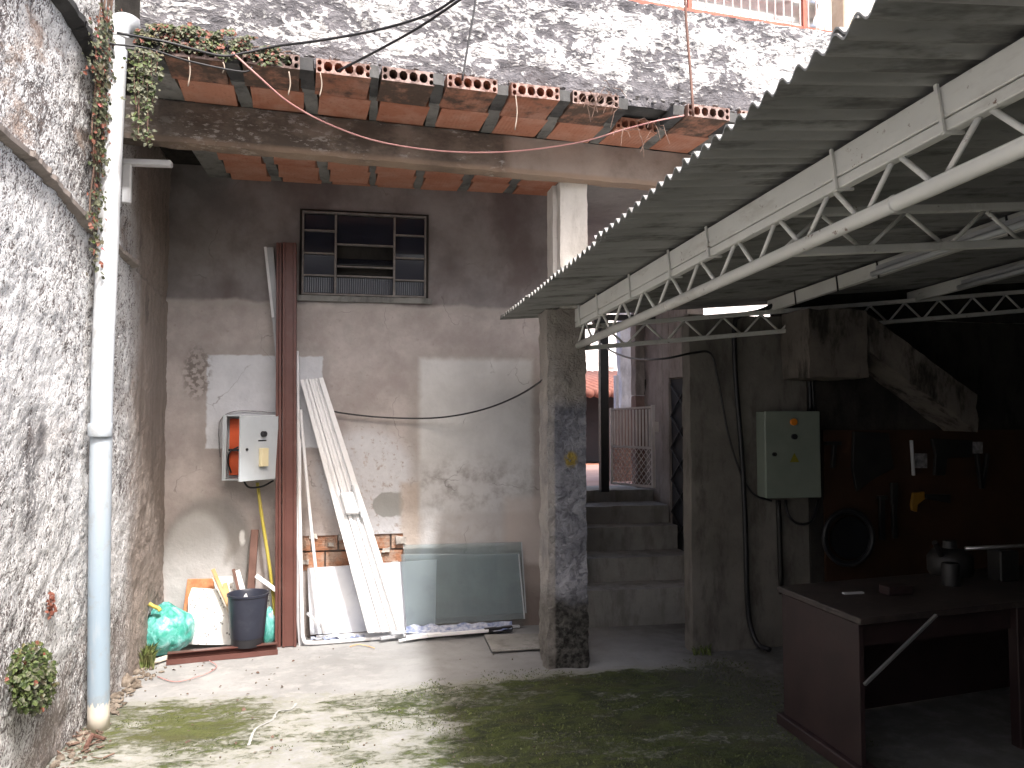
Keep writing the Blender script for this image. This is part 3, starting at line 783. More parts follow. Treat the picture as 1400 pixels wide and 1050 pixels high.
# ------------------------------------------------------------------ balcony slab: hollow clay blocks between joists
ZB, ZT, OF, OB = 3.430, 3.505, 4.07, 4.66
slab = thing('balcony_slab', 'overhanging slab of red hollow clay blocks between grey joists', 'slab', oxy(-.2, OF, ZB))
BW_, BL_ = .284, .285
def brick_mesh(hollow):
    b = MB(); hx, hy, hz = BW_ / 2, BL_ / 2, (ZT - ZB) / 2
    if not hollow:
        b.box(-hx, hx, -hy, hy, -hz, hz); return b
    b.add([(-hx, -hy, -hz), (hx, -hy, -hz), (hx, hy, -hz), (-hx, hy, -hz), (-hx, -hy, hz), (hx, -hy, hz), (hx, hy, hz), (-hx, hy, hz)],
          [(3, 2, 1, 0), (4, 5, 6, 7), (1, 2, 6, 5), (2, 3, 7, 6), (3, 0, 4, 7)])
    cells = []
    cw = [.033, .0545, .0545, .0545, .0545, .033]; x = -hx
    for k, c in enumerate(cw):
        if k in (0, 5): cells += [(x, x + c, -hz, 0), (x, x + c, 0, hz)]
        else: cells.append((x, x + c, -hz, hz))
        x += c
    for x0, x1, z0, z1 in cells:
        cx, cz = (x0 + x1) / 2, (z0 + z1) / 2; a = (x1 - x0) / 2; c = (z1 - z0) / 2; ia, ic = a - .0055, c - (.012 if c > .03 else .0055)
        outer = [(cx + a * sx, cz + c * sz) for sx, sz in ((1, .4), (.4, 1), (-.4, 1), (-1, .4), (-1, -.4), (-.4, -1), (.4, -1), (1, -.4))]
        inner = [(cx + ia * sx, cz + ic * sz) for sx, sz in ((1, .45), (.45, 1), (-.45, 1), (-1, .45), (-1, -.45), (-.45, -1), (.45, -1), (1, -.45))]
        crn = [(x1, z1), (x0, z1), (x0, z0), (x1, z0)]
        vs = [(p, -hy, q) for p, q in outer] + [(p, -hy, q) for p, q in inner] + [(p, -hy + .12, q) for p, q in inner] + [(p, -hy, q) for p, q in crn]
        fs = [(i, (i + 1) % 8, 8 + (i + 1) % 8, 8 + i)[::-1] for i in range(8)] + [(8 + i, 8 + (i + 1) % 8, 16 + (i + 1) % 8, 16 + i)[::-1] for i in range(8)] + [tuple(range(16, 24))]
        fs += [(0, 24, 1), (2, 25, 3), (4, 26, 5), (6, 27, 7)]
        b.add(vs, fs)
    return b
def master(mb, name, mats):
    o = mb.build(name, mats); me = o.data; bpy.data.objects.remove(o); return me
me_hol = master(brick_mesh(True), 'hollow_block', 'brick_dirty'); me_sol = master(brick_mesh(False), 'clay_block', 'brick')
me_hol2 = master(brick_mesh(True), 'hollow_block_clean', 'brick')
RZ = atan2(DO.y, DO.x)
def put_brick(me, x, off, dz=0, tilt=0):
    o = bpy.data.objects.new('brick', me); COL.objects.link(o); o.parent = slab
    o.location = oxy(x, off, (ZB + ZT) / 2 + dz) - slab.location; o.rotation_euler = (tilt, random.uniform(-.01, .01), RZ + random.uniform(-.012, .012))
bays = [-1.04, -.672, -.305, .035, .390, .757, 1.120, 1.485, 1.848, 2.212, 2.577]
for k, x in enumerate(bays):
    cx = x + BW_ / 2
    dz = random.uniform(-.004, .004)
    if k != 7: put_brick(me_hol, cx, OF + BL_ / 2, dz, random.uniform(-.015, .015)); put_brick(me_sol, cx, OF + BL_ * 1.5 + .006, dz * .5)
    else: put_brick(me_hol2, cx, OF + BL_ * 1.5 + .006, 0)
    o_ = OB + .12 + BL_ / 2
    while oxy(cx, o_ - BL_ / 2, 0).y < WY and cx < 1.5:
        put_brick(me_sol, cx, o_, random.uniform(-.003, .003)); o_ += BL_ + .006
for k in range(len(bays) + 1):
    x0 = (bays[k - 1] + BW_ + .004) if k else -1.20; x1 = (bays[k] - .004) if k < len(bays) else 3.0
    j = MB(); j.rough(x0, x1, OF + random.uniform(-.012, .03), OF + .24, ZB + .006, ZT - random.uniform(0, .012), .025, .006, 14, k, 0, lambda p: oxy(p.x, p.y, p.z)); j.build('joist', 'joist_black', slab, 50)
    j = MB(); j.rough(x0, x1, OF + .243, OB + .0, ZB + .004, ZT + .01, .03, .004, 12, k + 20, 0, lambda p: oxy(p.x, p.y, p.z)); j.build('joist', 'joist', slab, 50)
    if x0 < 1.5:
        j = MB(); j.obox(x0, x1, OB + .115, 6.15, ZB + .006, ZT + .01); j.build('joist', 'joist', slab)
m = MB(); m.obox(-1.2, 3.04, OF + .16, 6.2, ZT + .016, ZT + .09)
m.build('topping', 'joist_black', slab)
m = MB(); m.obox(1.545, 2.62, OB + .12, 7.7, ZB - .012, ZB + .0)
m.build('plaster_soffit', 'soffit', slab)

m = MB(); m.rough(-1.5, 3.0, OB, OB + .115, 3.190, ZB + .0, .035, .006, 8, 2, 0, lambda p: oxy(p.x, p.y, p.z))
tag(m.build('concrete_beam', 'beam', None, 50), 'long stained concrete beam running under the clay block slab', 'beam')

# parapet wall above the slab
m = MB(); ps = .018; POF = OF + .10
xs = [-1.16 + ps * i for i in range(int(4.19 / ps))]; zs = [ZT - .01 + ps * i for i in range(int(.67 / ps))]
def par(x, z, f=1):
    p = V((x, 0, z)); d = fract(p * 5) * .02 + fract(p * 17, 3) * .014 + noise.noise(p * 45) * .006
    return oxy(x, POF - d * f, z)
vs = [par(x, z) for z in zs for x in xs]; n_ = len(xs)
fs = [(j * n_ + i, j * n_ + i + 1, (j + 1) * n_ + i + 1, (j + 1) * n_ + i) for j in range(len(zs) - 1) for i in range(n_ - 1)]
m.add(vs, fs)
top = [par(x, zs[-1]) for x in xs]; m.add([p for p in top] + [oxy(x, POF + .16, zs[-1]) for x in xs], [(i, i + 1, n_ + i + 1, n_ + i) for i in range(n_ - 1)])
m.obox(-1.16, 3.03, POF + .05, POF + .16, ZT + .02, zs[-1] - .004)
pe = oxy(xs[-1], POF, 0)
m.add([par(xs[-1], z) for z in zs] + [oxy(xs[-1], POF + .16, z) for z in zs], [(i, i + len(zs), i + len(zs) + 1, i + 1) for i in range(len(zs) - 1)])
# the taller left stretch
xs2 = [-1.16 + .02 * i for i in range(90)]; zs2 = [zs[-1] + .02 * i for i in range(26)]
vs = [par(x, z) for z in zs2 for x in xs2]; n2 = len(xs2)
m.add(vs, [(j * n2 + i, j * n2 + i + 1, (j + 1) * n2 + i + 1, (j + 1) * n2 + i) for j in range(25) for i in range(n2 - 1)])
m.obox(-1.16, .60, POF + .04, POF + .16, zs[-1], zs2[-1] - .003)
tag(m.build('parapet_wall', 'parapet', None, 180), 'rough parapet wall with flaking white and blackened whitewash above the clay blocks', 'wall')
ZP = zs[-1]
# black sheet in the gap at the far left, painted as its unlit depth
tag(MB().obox(-1.5, -1.165, OB + .12, OB + .2, ZB + .01, 4.9).build('gap_shade_sheet', 'dark_plaster'), 'black sheet standing for the dark hole behind the downpipe elbow', 'wall')
tag(MB().obox(-1.5, -1.165, OB + .21, 6.2, ZT + .016, ZT + .09).build('gap_sun_block', 'dark_plaster'), 'dark strip added to block sun at the gap behind the downpipe elbow', 'slab')  # added to keep direct sun off the wall corner
tag(MB().obox(-1.5, 6.5, 6.3, 6.4, ZT + .095, 6.2).build('upper_wall', 'farwhite'), 'upper storey wall set back behind the balcony railing', 'wall')
# debris and mortar crumbs along the ledge in front of the parapet
m = MB()
for i in range(260):
    x = random.uniform(-1.1, 2.6); c = oxy(x, OF + random.uniform(.02, .10), ZT + .022); r_ = random.uniform(.004, .016)
    m.rock((c.x, c.y, c.z), r_, i)
tag(m.build('ledge_debris', 'rockwool', None, None, 0, 'stuff'), 'crumbs of mortar lying along the slab edge under the parapet', 'debris')

# railing
rl = thing('balcony_railing', 'red oxide balcony railing with thin pale bars on top of the parapet', 'railing', oxy(2, POF + .06, ZP))
x = .70; i = 0
RO = POF + .06
for x in (.70, 1.28, 1.40, 1.56, 1.605, 1.955, 2.79):
    MB().obox(x - .013, x + .013, RO - .013, RO + .013, ZP - .01, ZP + .95).build('post', 'rustred', rl)
x = .76
while x < 3.0:
    if min(abs(x - q) for q in (1.28, 1.40, 1.56, 1.605, 1.955, 2.79)) > .03:
        MB().tube([oxy(x, RO, ZP + .045), oxy(x, RO, ZP + .93)], .0055, 6).build('bar', 'barwhite', rl)
    x += .0625
MB().obox(.66, 3.0, RO - .011, RO + .011, ZP + .025, ZP + .047).build('rail', 'rustred', rl)
MB().obox(.66, 3.0, RO - .016, RO + .016, ZP + .93, ZP + .96).build('rail', 'rustred', rl)
# corrugated metal sheet standing behind the railing
m = MB(); vs = []; nz = 60
for x in (1.64, 2.0, 2.4, 2.8, 2.965):
    for k in range(nz + 1):
        z = ZP + .05 + .8 * k / nz; vs.append(oxy(x, RO + .12 + .032 * sin(2 * pi * (z - ZP) / .165 + .6), z))
fs = [(i * (nz + 1) + k, (i + 1) * (nz + 1) + k, (i + 1) * (nz + 1) + k + 1, i * (nz + 1) + k + 1) for i in range(4) for k in range(nz)]
m.add(vs, fs)
sh = m.build('corrugated_sheet', 'zinc', None, 180)
md = sh.modifiers.new('thick', 'SOLIDIFY'); md.thickness = .004
tag(sh, 'shiny corrugated metal sheet standing behind the railing', 'metal sheet')
tag(MB().obox(3.04, 3.11, POF - .02, POF + .12, ZP - .02, ZP + 1.0).build('timber_post', 'postwood', None, None, .006), 'pale timber post closing the right end of the balcony railing', 'post')
tag(MB().obox(3.115, 6.5, POF + .02, POF + .2, 2.9, ZP + 1.8).build('cream_wall', 'cream'), 'sunlit cream wall beyond the end of the balcony', 'wall')

# ------------------------------------------------------------------ column: clean upper shaft, rough lower pillar
PX0, PX1, PY0, PY1 = Y(749, 700, 4.93).x, Y(802, 700, 4.93).x, 4.93, 5.18
cl = thing('concrete_column', 'rough grey concrete column with a blackened foot carrying the beam and the shed roof', 'column', ((PX0 + PX1) / 2, 5.05, 0))
m = MB(); m.rough(PX0, PX1, PY0, PY1, -.03, 2.345, .016, .013, 9, 5)
for i, v_ in enumerate(m.v):   # the foot spreads a little and is broken
    x_, y_, z_ = v_
    if z_ < .6:
        k = (.6 - z_) / .6; d = noise.noise_vector(V(v_) * 14) * .016 * k
        cx = (PX0 + PX1) / 2; m.v[i] = (x_ + (.014 if x_ > cx else -.006) * k + d.x, y_ + d.y - .01 * k, z_ + d.z)
m.build('lower_shaft', 'pillar', cl, 60)
ux0, ux1 = Y(766, 300, 4.90).x, Y(803, 300, 4.90).x; ux00 = Y(756, 300, 4.98).x
m = MB(); m.rough(ux0, ux1, 4.90, 5.15, 2.35, 3.20, .03, .005, 9, 8); m.rough(ux00, ux0 - .002, 4.985, 5.15, 2.35, 3.195, .03, .004, 9, 9)
m.build('upper_shaft', 'column_clean', cl, 50)

# ------------------------------------------------------------------ shed: roof sheets, purlins, trusses
SD = V((-.0363, .9986, -.0386)).normalized()              # run of the shed, falling gently to the back
SP = V((SD.y, -SD.x, 0)).normalized()                     # level, to the right
RIS = .085
SA = V((1.344, 4.979, 2.350))                             # top of the front purlin at the column
def sh_(along, side, dz=0): return SA + SD * along + SP * side + V((0, 0, RIS * side + dz))
roof = thing('shed_roof', 'corrugated grey fibre cement shed roof on the right with a wavy open edge', 'roof', sh_(-4, 1.5))
PITCH = .0725
edges = [.40, -.27, -.99, -1.68, -2.60, -3.39, -4.3, -5.2, -6.1, -7.0, -7.9]
for i in range(len(edges) - 1):
    a1, a0 = edges[i], edges[i + 1] - .10
    na = int((a1 - a0) / PITCH * 8); se = [-.415 + random.uniform(-.012, .012)] + [.0, .5, 1.2, 2.0, 2.8, 3.95]
    m = MB(); vs = []
    for th in (0, .006):
        for k in range(na + 1):
            a = a0 + (a1 - a0) * k / na
            lift = .012 + .009 * max(0, 1 - abs((a - a1) / .11))+ .016 + (.004 if i % 2 else 0)
            zz = lift + .014 * cos(2 * pi * a / PITCH) + th + .006 * noise.noise(V((a * 2.2, i, 0)))
            for sd in se: vs.append(sh_(a, sd, zz))
    q = len(se); N = (na + 1) * q
    for k in range(na):
        for c in range(q - 1):
            A = k * q + c; m_ = (A, A + 1, A + q + 1, A + q)
            m.f.append(m_); m.m.append(0); m.f.append(tuple(N + t for t in m_[::-1])); m.m.append(0)
    for k in range(na):
        for c in (0, q - 1):
            A = k * q + c; m.f.append((A, A + q, N + A + q, N + A)); m.m.append(0)
    for c in range(q - 1):
        for k in (0, na):
            A = k * q + c; m.f.append((A, A + 1, N + A + 1, N + A)); m.m.append(0)
    m.v = vs
    m.build('roof_sheet', 'fibre', roof, 50)
def box_along(a0, a1, side, z0, z1, wd):
    m = MB(); P = [sh_(a0, side - wd / 2, z0), sh_(a0, side + wd / 2, z0), sh_(a1, side + wd / 2, z0), sh_(a1, side - wd / 2, z0)]
    Q = [p + V((0, 0, z1 - z0)) for p in P]; return m.hexa(P + Q)
# front purlin + truss below it
PW = [('front', 0.0), ]
pur = thing('roof_purlin', 'wide beige steel purlin along the open edge of the shed', 'purlin', sh_(0, 0, -.085), 'beige purlins under the shed roof')
box_along(-7.6, .02, .02, -.088, -.002, .05).build('channel', 'beige', pur, None, .003)
for a in (-.143, -.506, -1.045, -1.557, -1.947, -2.807, -3.249, -4.0, -4.9):
    m = MB(); m.bar(sh_(a, -.012, .006), sh_(a - .02, -.012, -.13), .011, .008, SD); m.bar(sh_(a - .02, -.012, -.13), sh_(a - .02, .05, -.13), .011, .008, SD); m.build('strap', 'beige', pur)
tr = thing('roof_truss', 'long beige steel lattice truss below the purlin at the open edge of the shed', 'truss', sh_(0, 0, -.27), 'lattice trusses under the shed roof')
box_along(-7.6, .0, .018, -.126, -.092, .042).build('top_chord', 'beige', tr, None, .003)
m = MB(); m.tube([sh_(-7.6, .018, -.247), sh_(.0, .018, -.247)], .024, 10); m.build('bottom_chord', 'beige', tr, 180)
tops = [-.189, -.518, -.868, -1.183, -1.519, -1.828, -2.154, -2.447, -2.762, -3.061, -3.373]
while tops[-1] > -7: tops.append(tops[-1] - .31)
bots = [-.03] + [(a + b) / 2 for a, b in zip(tops[:-1], tops[1:])]
for k, t in enumerate(tops[:-1]):
    for b_, s_ in ((bots[k] - .03, 1), (bots[k + 1] + .03, -1)):
        MB().tube([sh_(t + .02 * s_, .018, -.124), sh_(b_, .018, -.228)], .0085, 6).build('web_bar', 'beige', tr, 180)
for a in (-1.5, -3.05):
    MB().tube([sh_(a - .006, .018, -.247), sh_(a + .006, .018, -.247)], .0265, 10).build('joint_ring', 'beige', tr, 180)
# second and third purlins, deeper in the shed
p2 = thing('roof_purlin', 'second beige purlin deeper in the shed above the unlit tube lamp', 'purlin', sh_(0, 1.5, -.08), 'beige purlins under the shed roof')
box_along(-7.6, .05, 1.50, -.085, -.002, .05).build('channel', 'beige', p2, None, .003)
for a in (-.30, -.75, -1.12, -2.0, -3): MB().bar(sh_(a, 1.47, .0), sh_(a - .015, 1.47, -.10), .008, .006, SD).build('strap', 'darkstuff', p2)
p3 = thing('roof_purlin', 'third dim purlin deepest under the shed roof', 'purlin', sh_(0, 2.65, -.08), 'beige purlins under the shed roof')
box_along(-7.6, .05, 2.65, -.085, -.002, .05).build('channel', 'beige', p3, None, .003)
def cross_truss(label, p_top0, p_top1, gap, n, y, mat='beige'):
    t = thing('roof_truss', label, 'truss', p_top0 - V((0, 0, gap)), 'lattice trusses under the shed roof')
    q0, q1 = p_top0 - V((0, 0, gap)), p_top1 - V((0, 0, gap))
    MB().bar(p_top0, p_top1, .035, .03).build('top_chord', mat, t, None, .003)
    MB().bar(q0, q1, .035, .03).build('bottom_chord', mat, t, None, .003)
    for k in range(n):
        a = p_top0.lerp(p_top1, (k + .5) / n); b0 = q0.lerp(q1, (k + .06) / n); b1 = q0.lerp(q1, (k + .94) / n)
        for b in (b0, b1): MB().tube([a - V((0, 0, .012)), b + V((0, 0, .012))], .008, 6).build('web_bar', mat, t, 180)
    return t
ft0, ft1 = Y(800, 447, 5.03), Y(1260, 410, 5.03)
ft1 = ft0 + (ft1 - ft0) * ((5.19 - ft0.x) / (ft1.x - ft0.x))
cross_truss('lattice truss across the far end of the shed above the green cabinet', ft0, ft1, .145, 13, 5.03)
a0 = Y(1010, 296, 3.0); a1 = Y(1420, 277, 3.0); a0 = sh_(-2.38, .06, -.07); a1 = sh_(-2.38, 3.75, -.07)
cross_truss('middle lattice truss crossing the shed behind the long edge truss', a0, a1, .15, 10, 3.0)
for lab, s0, a_0, a_1, dz in (('unlit fluorescent tube hanging beside the second purlin', 1.33, -1.26, -2.35, -.10), ('dim fluorescent tube under the third purlin at the right edge', 2.5, -.6, -1.75, -.09)):
    t = thing('tube_lamp', lab, 'lamp', sh_(a_0, s0, dz), 'unlit tube lamps under the shed roof')
    MB().tube([sh_(a_0, s0, dz), sh_(a_1, s0, dz)], .015, 10).build('tube', 'tube', t, 180)
    box_along(a_1, a_0, s0 + .045, dz + .0, dz + .045, .04).build('batten', 'greyalu', t)
tag(MB().box(-1.7, 5.6, -6.3, -6.0, -.03, 5.5).build('sky_block_wall', 'pinkwall'), 'tall unseen wall added behind the camera to block sky light', 'wall')  # added out of view to cut low sky light and darken the shed
# the shed's outer walls
wl = thing('workshop_wall', 'dirty plaster wall of the workshop behind the green cabinet', 'wall', (2.22, 5.1, 0))
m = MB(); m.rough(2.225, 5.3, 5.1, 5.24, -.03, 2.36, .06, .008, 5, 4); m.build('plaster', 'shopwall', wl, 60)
m = MB(); m.box(2.93, 5.3, 5.1, 5.25, 2.365, 2.9); m.build('upper_plaster', 'dark_plaster', wl)
m = MB(); m.box(3.12, 5.3, 5.075, 5.095, .35, 2.35); m.build('shade_panel', 'dark_plaster', wl)  # dark sheet over the wall, painted as the workshop's deep shade
sw = thing('shed_enclosure', 'unseen dark side and rear walls added to keep light out of the shed', 'wall', (5.2, 0, 0))  # out of view, added so the shed interior stays dark
MB().box(5.2, 5.32, -3, 5.08, -.03, 2.95).build('side_wall', 'dark_plaster', sw)
MB().box(1.75, 5.19, -3.1, -2.98, -.03, 2.95).build('rear_wall', 'dark_plaster', sw)

# ------------------------------------------------------------------ passage with steps
st = thing('concrete_steps', 'grey concrete steps climbing the dark passage behind the column', 'steps', (2.2, 5.84, 0))
lev = [(5.84, .281), (6.15, .473), (6.50, .677), (6.70, .835), (7.08, .946)]
prev = 0
for i, (y, z) in enumerate(lev):
    y1 = lev[i + 1][0] + .02 if i + 1 < len(lev) else 7.6
    m = MB(); m.rough(1.665, 2.70, y, y1, prev - .06, z, .05, .006, 9, i); m.build('step', 'cement', st, 50); prev = z - .02
pw_ = thing('passage_wall', 'dim rendered wall on the right side of the stepped passage', 'wall', (2.72, 6, 0))
m = MB(); m.rough(2.72, 2.86, 5.25, 6.26, -.03, 2.37, .06, .008, 6, 3); m.rough(2.72, 2.86, 6.72, 7.35, -.03, 2.9, .06, .008, 6, 4); m.rough(2.72, 2.86, 6.265, 6.715, 2.0, 2.9, .06, .008, 6, 5)
m.build('plaster', 'pinkwall', pw_, 60)
m = MB(); x0 = Y(869, 500, 7.36).x; m.rough(x0, 3.3, 7.36, 7.5, .9, 1.86, .05, .008, 7, 3); m.build('red_wall_panel', 'rust_red', pw_, 60)
m = MB(); m.rough(x0, 3.3, 7.36, 7.5, 1.865, 3.3, .05, .008, 7, 6); m.build('end_plaster', 'pinkwall', pw_, 60)
m = MB(); m.rough(x0 + .12, 2.72, 7.32, 7.355, 1.84, 2.02, .04, .012, 12, 6); m.build('damp_lintel', 'dark_plaster', pw_, 60)
dr = thing('grille_door', 'dark metal grille door standing in the passage wall', 'door', (2.72, 6.5, .5))
m = MB(); m.box(2.74, 2.78, 6.27, 6.71, .45, 1.99); m.build('door_panel', 'fargrey', dr)
for k in range(5):
    y0 = 6.29; y1 = 6.69; z0 = .5 + k * .29
    MB().tube([(2.73, y0, z0), (2.725, y1, z0 + .28)], .008, 6).build('grille_bar', 'blackmetal', dr); MB().tube([(2.73, y1, z0), (2.725, y0, z0 + .28)], .008, 6).build('grille_bar', 'blackmetal', dr)
a = Y(826, 668, 7.0); pt = thing('steel_post', 'black square steel post standing at the top of the passage steps', 'post', (a.x, 7.0, .946))
MB().box(a.x - .04, a.x + .04, 6.96, 7.04, .94, 2.56).build('shaft', 'blackmetal', pt, None, .004)
MB().add([(a.x - .04, 6.96, 2.42), (a.x - .04, 7.04, 2.42), (a.x - .04, 7.04, 2.56), (a.x - .04, 6.96, 2.56), (a.x - .11, 6.96, 2.56), (a.x - .11, 7.04, 2.56)], [(0, 1, 2, 3), (0, 4, 5, 1), (3, 2, 5, 4), (0, 3, 4), (1, 5, 2)]).build('gusset', 'blackmetal', pt)
MB().box(1.7, 2.7, 6.98, 7.02, 2.565, 2.62).build('cross_beam', 'blackmetal', pt)
# little white gate, ajar
gA, gB = V((Y(836, 600, 7.30).x, 7.30, 0)), V((Y(893, 600, 6.80).x, 6.80, 0))
gz0, gz1 = .985, 1.735
gt = thing('small_gate', 'white metal gate with upright bars over diamond mesh, ajar in the passage', 'gate', (gB.x, gB.y, gz0))
def gp(t, z): return V((gA.x + (gB.x - gA.x) * t, gA.y + (gB.y - gA.y) * t, z))
gm = gz0 + .37
MB().bar(gp(0, gz0), gp(0, gz1), .025, .025).build('stile', 'gatewhite', gt); MB().bar(gp(1, gz0), gp(1, gz1 + .02), .03, .03).build('stile', 'gatewhite', gt)
for z in (gz0 + .01, gm): MB().bar(gp(.03, z), gp(.97, z), .022, .022).build('rail', 'gatewhite', gt)
MB().bar(gp(.03, gz1 - .015), gp(.97, gz1 - .0), .02, .018).build('rail', 'gatewhite', gt)
for k in range(12):
    t = (k + 1) / 13; MB().bar(gp(t, gm + .012), gp(t, gz1 - .02), .016, .012).build('bar', 'gatewhite', gt)
m = MB(); nseg = 9
for k in range(-nseg, nseg * 2):
    for sgn in (1, -1):
        t0 = k / nseg; t1 = t0 + sgn * .55
        z0, z1 = gz0 + .025, gm - .012; 
        aa, bb = t0, t1
        if max(aa, bb) < .04 or min(aa, bb) > .96: continue
        pa, pb = [aa, z0], [bb, z1]
        def clip(p, q):
            if p[0] < .03: f = (.03 - p[0]) / (q[0] - p[0]); return [.03, p[1] + (q[1] - p[1]) * f]
            if p[0] > .97: f = (.97 - p[0]) / (q[0] - p[0]); return [.97, p[1] + (q[1] - p[1]) * f]
            return p
        pa, pb = clip(pa, pb), clip(pb, pa)
        if abs(pa[0] - pb[0]) < .02: continue
        m.tube([gp(*pa), gp(*pb)], .004, 4)
m.build('diamond_mesh', 'gatewhite', gt)
MB().box(gB.x + .005, gB.x + .045, gB.y - .03, gB.y + .0, 1.50, 1.60).build('latch', 'gatewhite', gt)

# beyond the passage
struct(MB().add([(1.7, 7.6, .93), (40, 7.6, .93), (40, 60, .93), (-20, 60, .93), (-20, 8.7, .93), (1.7, 8.7, .93)], [(0, 1, 2, 3, 4, 5)]).build('rear_ground', 'earth'))
bx0 = Y(838, 500, 8.6).x; bx1 = Y(872, 500, 8.6).x
m = MB(); m.rough(Y(849, 500, 8.6).x, bx1 + .5, 8.6, 8.75, .9, 3.1, .05, .02, 7, 2); 
tag(m.build('rough_wall', 'bluewall', None, 60), 'sunlit bluish white rough wall seen past the black post', 'wall')
m = MB(); m.box(bx0, Y(846, 500, 8.5).x, 8.5, 8.58, .92, Y(842, 513, 8.5).z); tag(m.build('wall_stub', 'bluewall'), 'low smooth pale pier before the bluish rough wall', 'pier')
a = Y(880, 560, 8.3); m = MB(); m.rough(Y(834, 560, 8.3).x, a.x, 8.3, 8.42, .92, Y(850, 559, 8.3).z, .06, .012, 7, 8); tag(m.build('low_wall', 'rust_red', None, 60), 'low reddish wall behind the small white gate', 'wall')
fh = thing('white_house', 'bright white house far beyond the passage', 'house', (8, 24, .9))
MB().box(-4, 16, 24, 30, .9, 9).build('wall', 'farwhite', fh)
a = Y(835, 495, 23.98); f_ = MB().box(a.x - .14, a.x + .14, 23.9, 23.99, a.z - .18, a.z + .18).build('window', 'greyalu', fh); MB().box(a.x - .1, a.x + .1, 23.885, 23.898, a.z - .14, a.z + .14).build('pane', 'tube', f_)
s1 = Y(770, 600, 12).x; s2 = Y(829, 600, 12).x
ob = thing('outbuilding', 'small dark outbuilding with a terracotta roof beyond the black post', 'outbuilding', (s1, 12, .9))
MB().box(s1, s2 + .25, 12.0, 14, Y(810, 631, 12).z, Y(810, 533, 12).z).build('wall', 'fargrey', ob)
m = MB(); zt = Y(810, 538, 11.0).z
for k in range(14):
    x = s1 - .1 + k * .13; m.tube([(x, 11.0, zt), (x, 14.2, zt + .5)], .07, 8)
m.build('roof_tiles', 'terracotta', ob, 180)
tag(MB().box(s1, s2 + .4, 11.6, 11.75, .93, Y(810, 634, 11.7).z).build('garden_wall', 'farorange'), 'low orange wall glimpsed beyond the passage', 'wall')
tag(MB().box(-1, 3.6, 18, 18.2, .9, 2.6).build('distant_wall', 'shopwall'), 'grey wall behind the outbuilding', 'wall')

# ------------------------------------------------------------------ downpipe on the left wall
PXW = -1.375
pp = [X(*q, PXW) for q in [(135, 985), (135, 900), (136, 760), (138, 620), (141, 480), (147, 340), (153, 200), (158, 100), (161, 40)]]
pp[0].z = -.01
dp = thing('downpipe', 'blue grey plastic downpipe with its overexposed white top painted in, on the left wall', 'pipe', pp[0])
path = smooth_path(pp, 4)
MB().tube(path, .053, 20).build('pipe', 'pvc', dp, 180)
for (px, py) in ((137, 588),):
    a = X(px, py, PXW); MB().tube([a - V((0, 0, .035)), a - V((0, 0, .03)), a + V((0, 0, .03)), a + V((0, 0, .035))], [.055, .058, .058, .055], 20).build('coupling', 'pvc', dp, 60)
tp = path[-1]
el = [tp + V((0, 0, -.06)), tp + V((0, .002, -.01)), tp + V((.01, .02, .04)), tp + V((.035, .07, .065)), tp + V((.06, .13, .06)), tp + V((.10, .24, .02)), tp + V((.13, .34, -.03))]
MB().tube(smooth_path(el, 5), .058, 20).build('elbow', 'pvc', dp, 180)
# white plastic bracket
a = X(174, 222, -1.40); b = X(173, 278, -1.40)
br = thing('pipe_bracket', 'white plastic angle bracket on the wall to the right of the downpipe', 'bracket', b)
MB().bar(a, b, .05, .03, (1, 0, 0)).build('upright', 'whitepaint', br, None, .006)
c = a + V((.245, .0, .005)); MB().bar(a + V((-.02, 0, 0)), c, .035, .055, (0, 0, 1)).build('arm', 'whitepaint', br, None, .006)

# ------------------------------------------------------------------ electrical box with open door
eb = thing('electrical_box', 'open pale grey electrical box with an orange plate inside, on the back wall', 'electrical box', (-.85, 5.9, 1.2))
F_ = WY - .17
x0 = Y(304, 600, F_).x; x1 = Y(380, 600, F_).x; z1 = Y(320, 567, F_).z; z0 = Y(320, 657, F_).z
m = MB(); t = .012
m.box(x0, x1, WY - .03, WY - .005, z0, z1); m.box(x0, x0 + t, F_, WY - .03, z0, z1); m.box(x1 - t, x1, F_, WY - .03, z0, z1); m.box(x0 + t, x1 - t, F_ + .001, WY - .03, z1 - t, z1 - .001); m.box(x0 + t, x1 - t, F_ + .001, WY - .03, z0 + .001, z0 + t)
m.box(x0 + t, x0 + .028, F_ + .002, F_ + .006, z0 + t, z1 - t)
m.build('case', 'boxgrey', eb, None, .002)
MB().box(x0 + .03, x1 - .03, WY - .055, WY - .032, z0 + .03, z1 - .03).build('mounting_plate', 'orangeplate', eb)
MB().box(x0 + .03, x1 - .05, WY - .10, WY - .056, (z0 + z1) / 2 - .03, (z0 + z1) / 2 - .012).build('breaker_row', 'black', eb)
m = MB(); m.tube(smooth_path([(x0 + .05, WY - .08, z0 + .05), (x0 + .03, WY - .09, z0 + .12), (x0 + .04, WY - .1, z0 + .2), (x0 + .1, WY - .09, z0 + .24)], 5), .006, 6); m.build('inner_wire', 'black', eb, 180)
hx = x1 + .002; hin = V((hx, F_ - .004, 0)); wdt = .365; an = radians(54)
dd = V((-cos(an), -sin(an), 0)); dn = V((-sin(an), cos(an), 0)) * -1
if dn.y > 0: dn = -dn
dz0, dz1 = z0 + .012, z1 - .012
def dpt(u, z, o=0): p = hin + dd * u + dn * o; return V((p.x, p.y, z))
m = MB(); m.hexa([dpt(wdt, dz0), dpt(0, dz0), dpt(0, dz0, -.016), dpt(wdt, dz0, -.016), dpt(wdt, dz1), dpt(0, dz1), dpt(0, dz1, -.016), dpt(wdt, dz1, -.016)])
door = m.build('door', 'boxgrey', eb, None, .002)
zk = dz1 - .125
MB().tube([dpt(.16, zk, .001), dpt(.16, zk, .028)], .020, 12).build('knob', 'black', door, 60)
zs_ = dz0 + .16
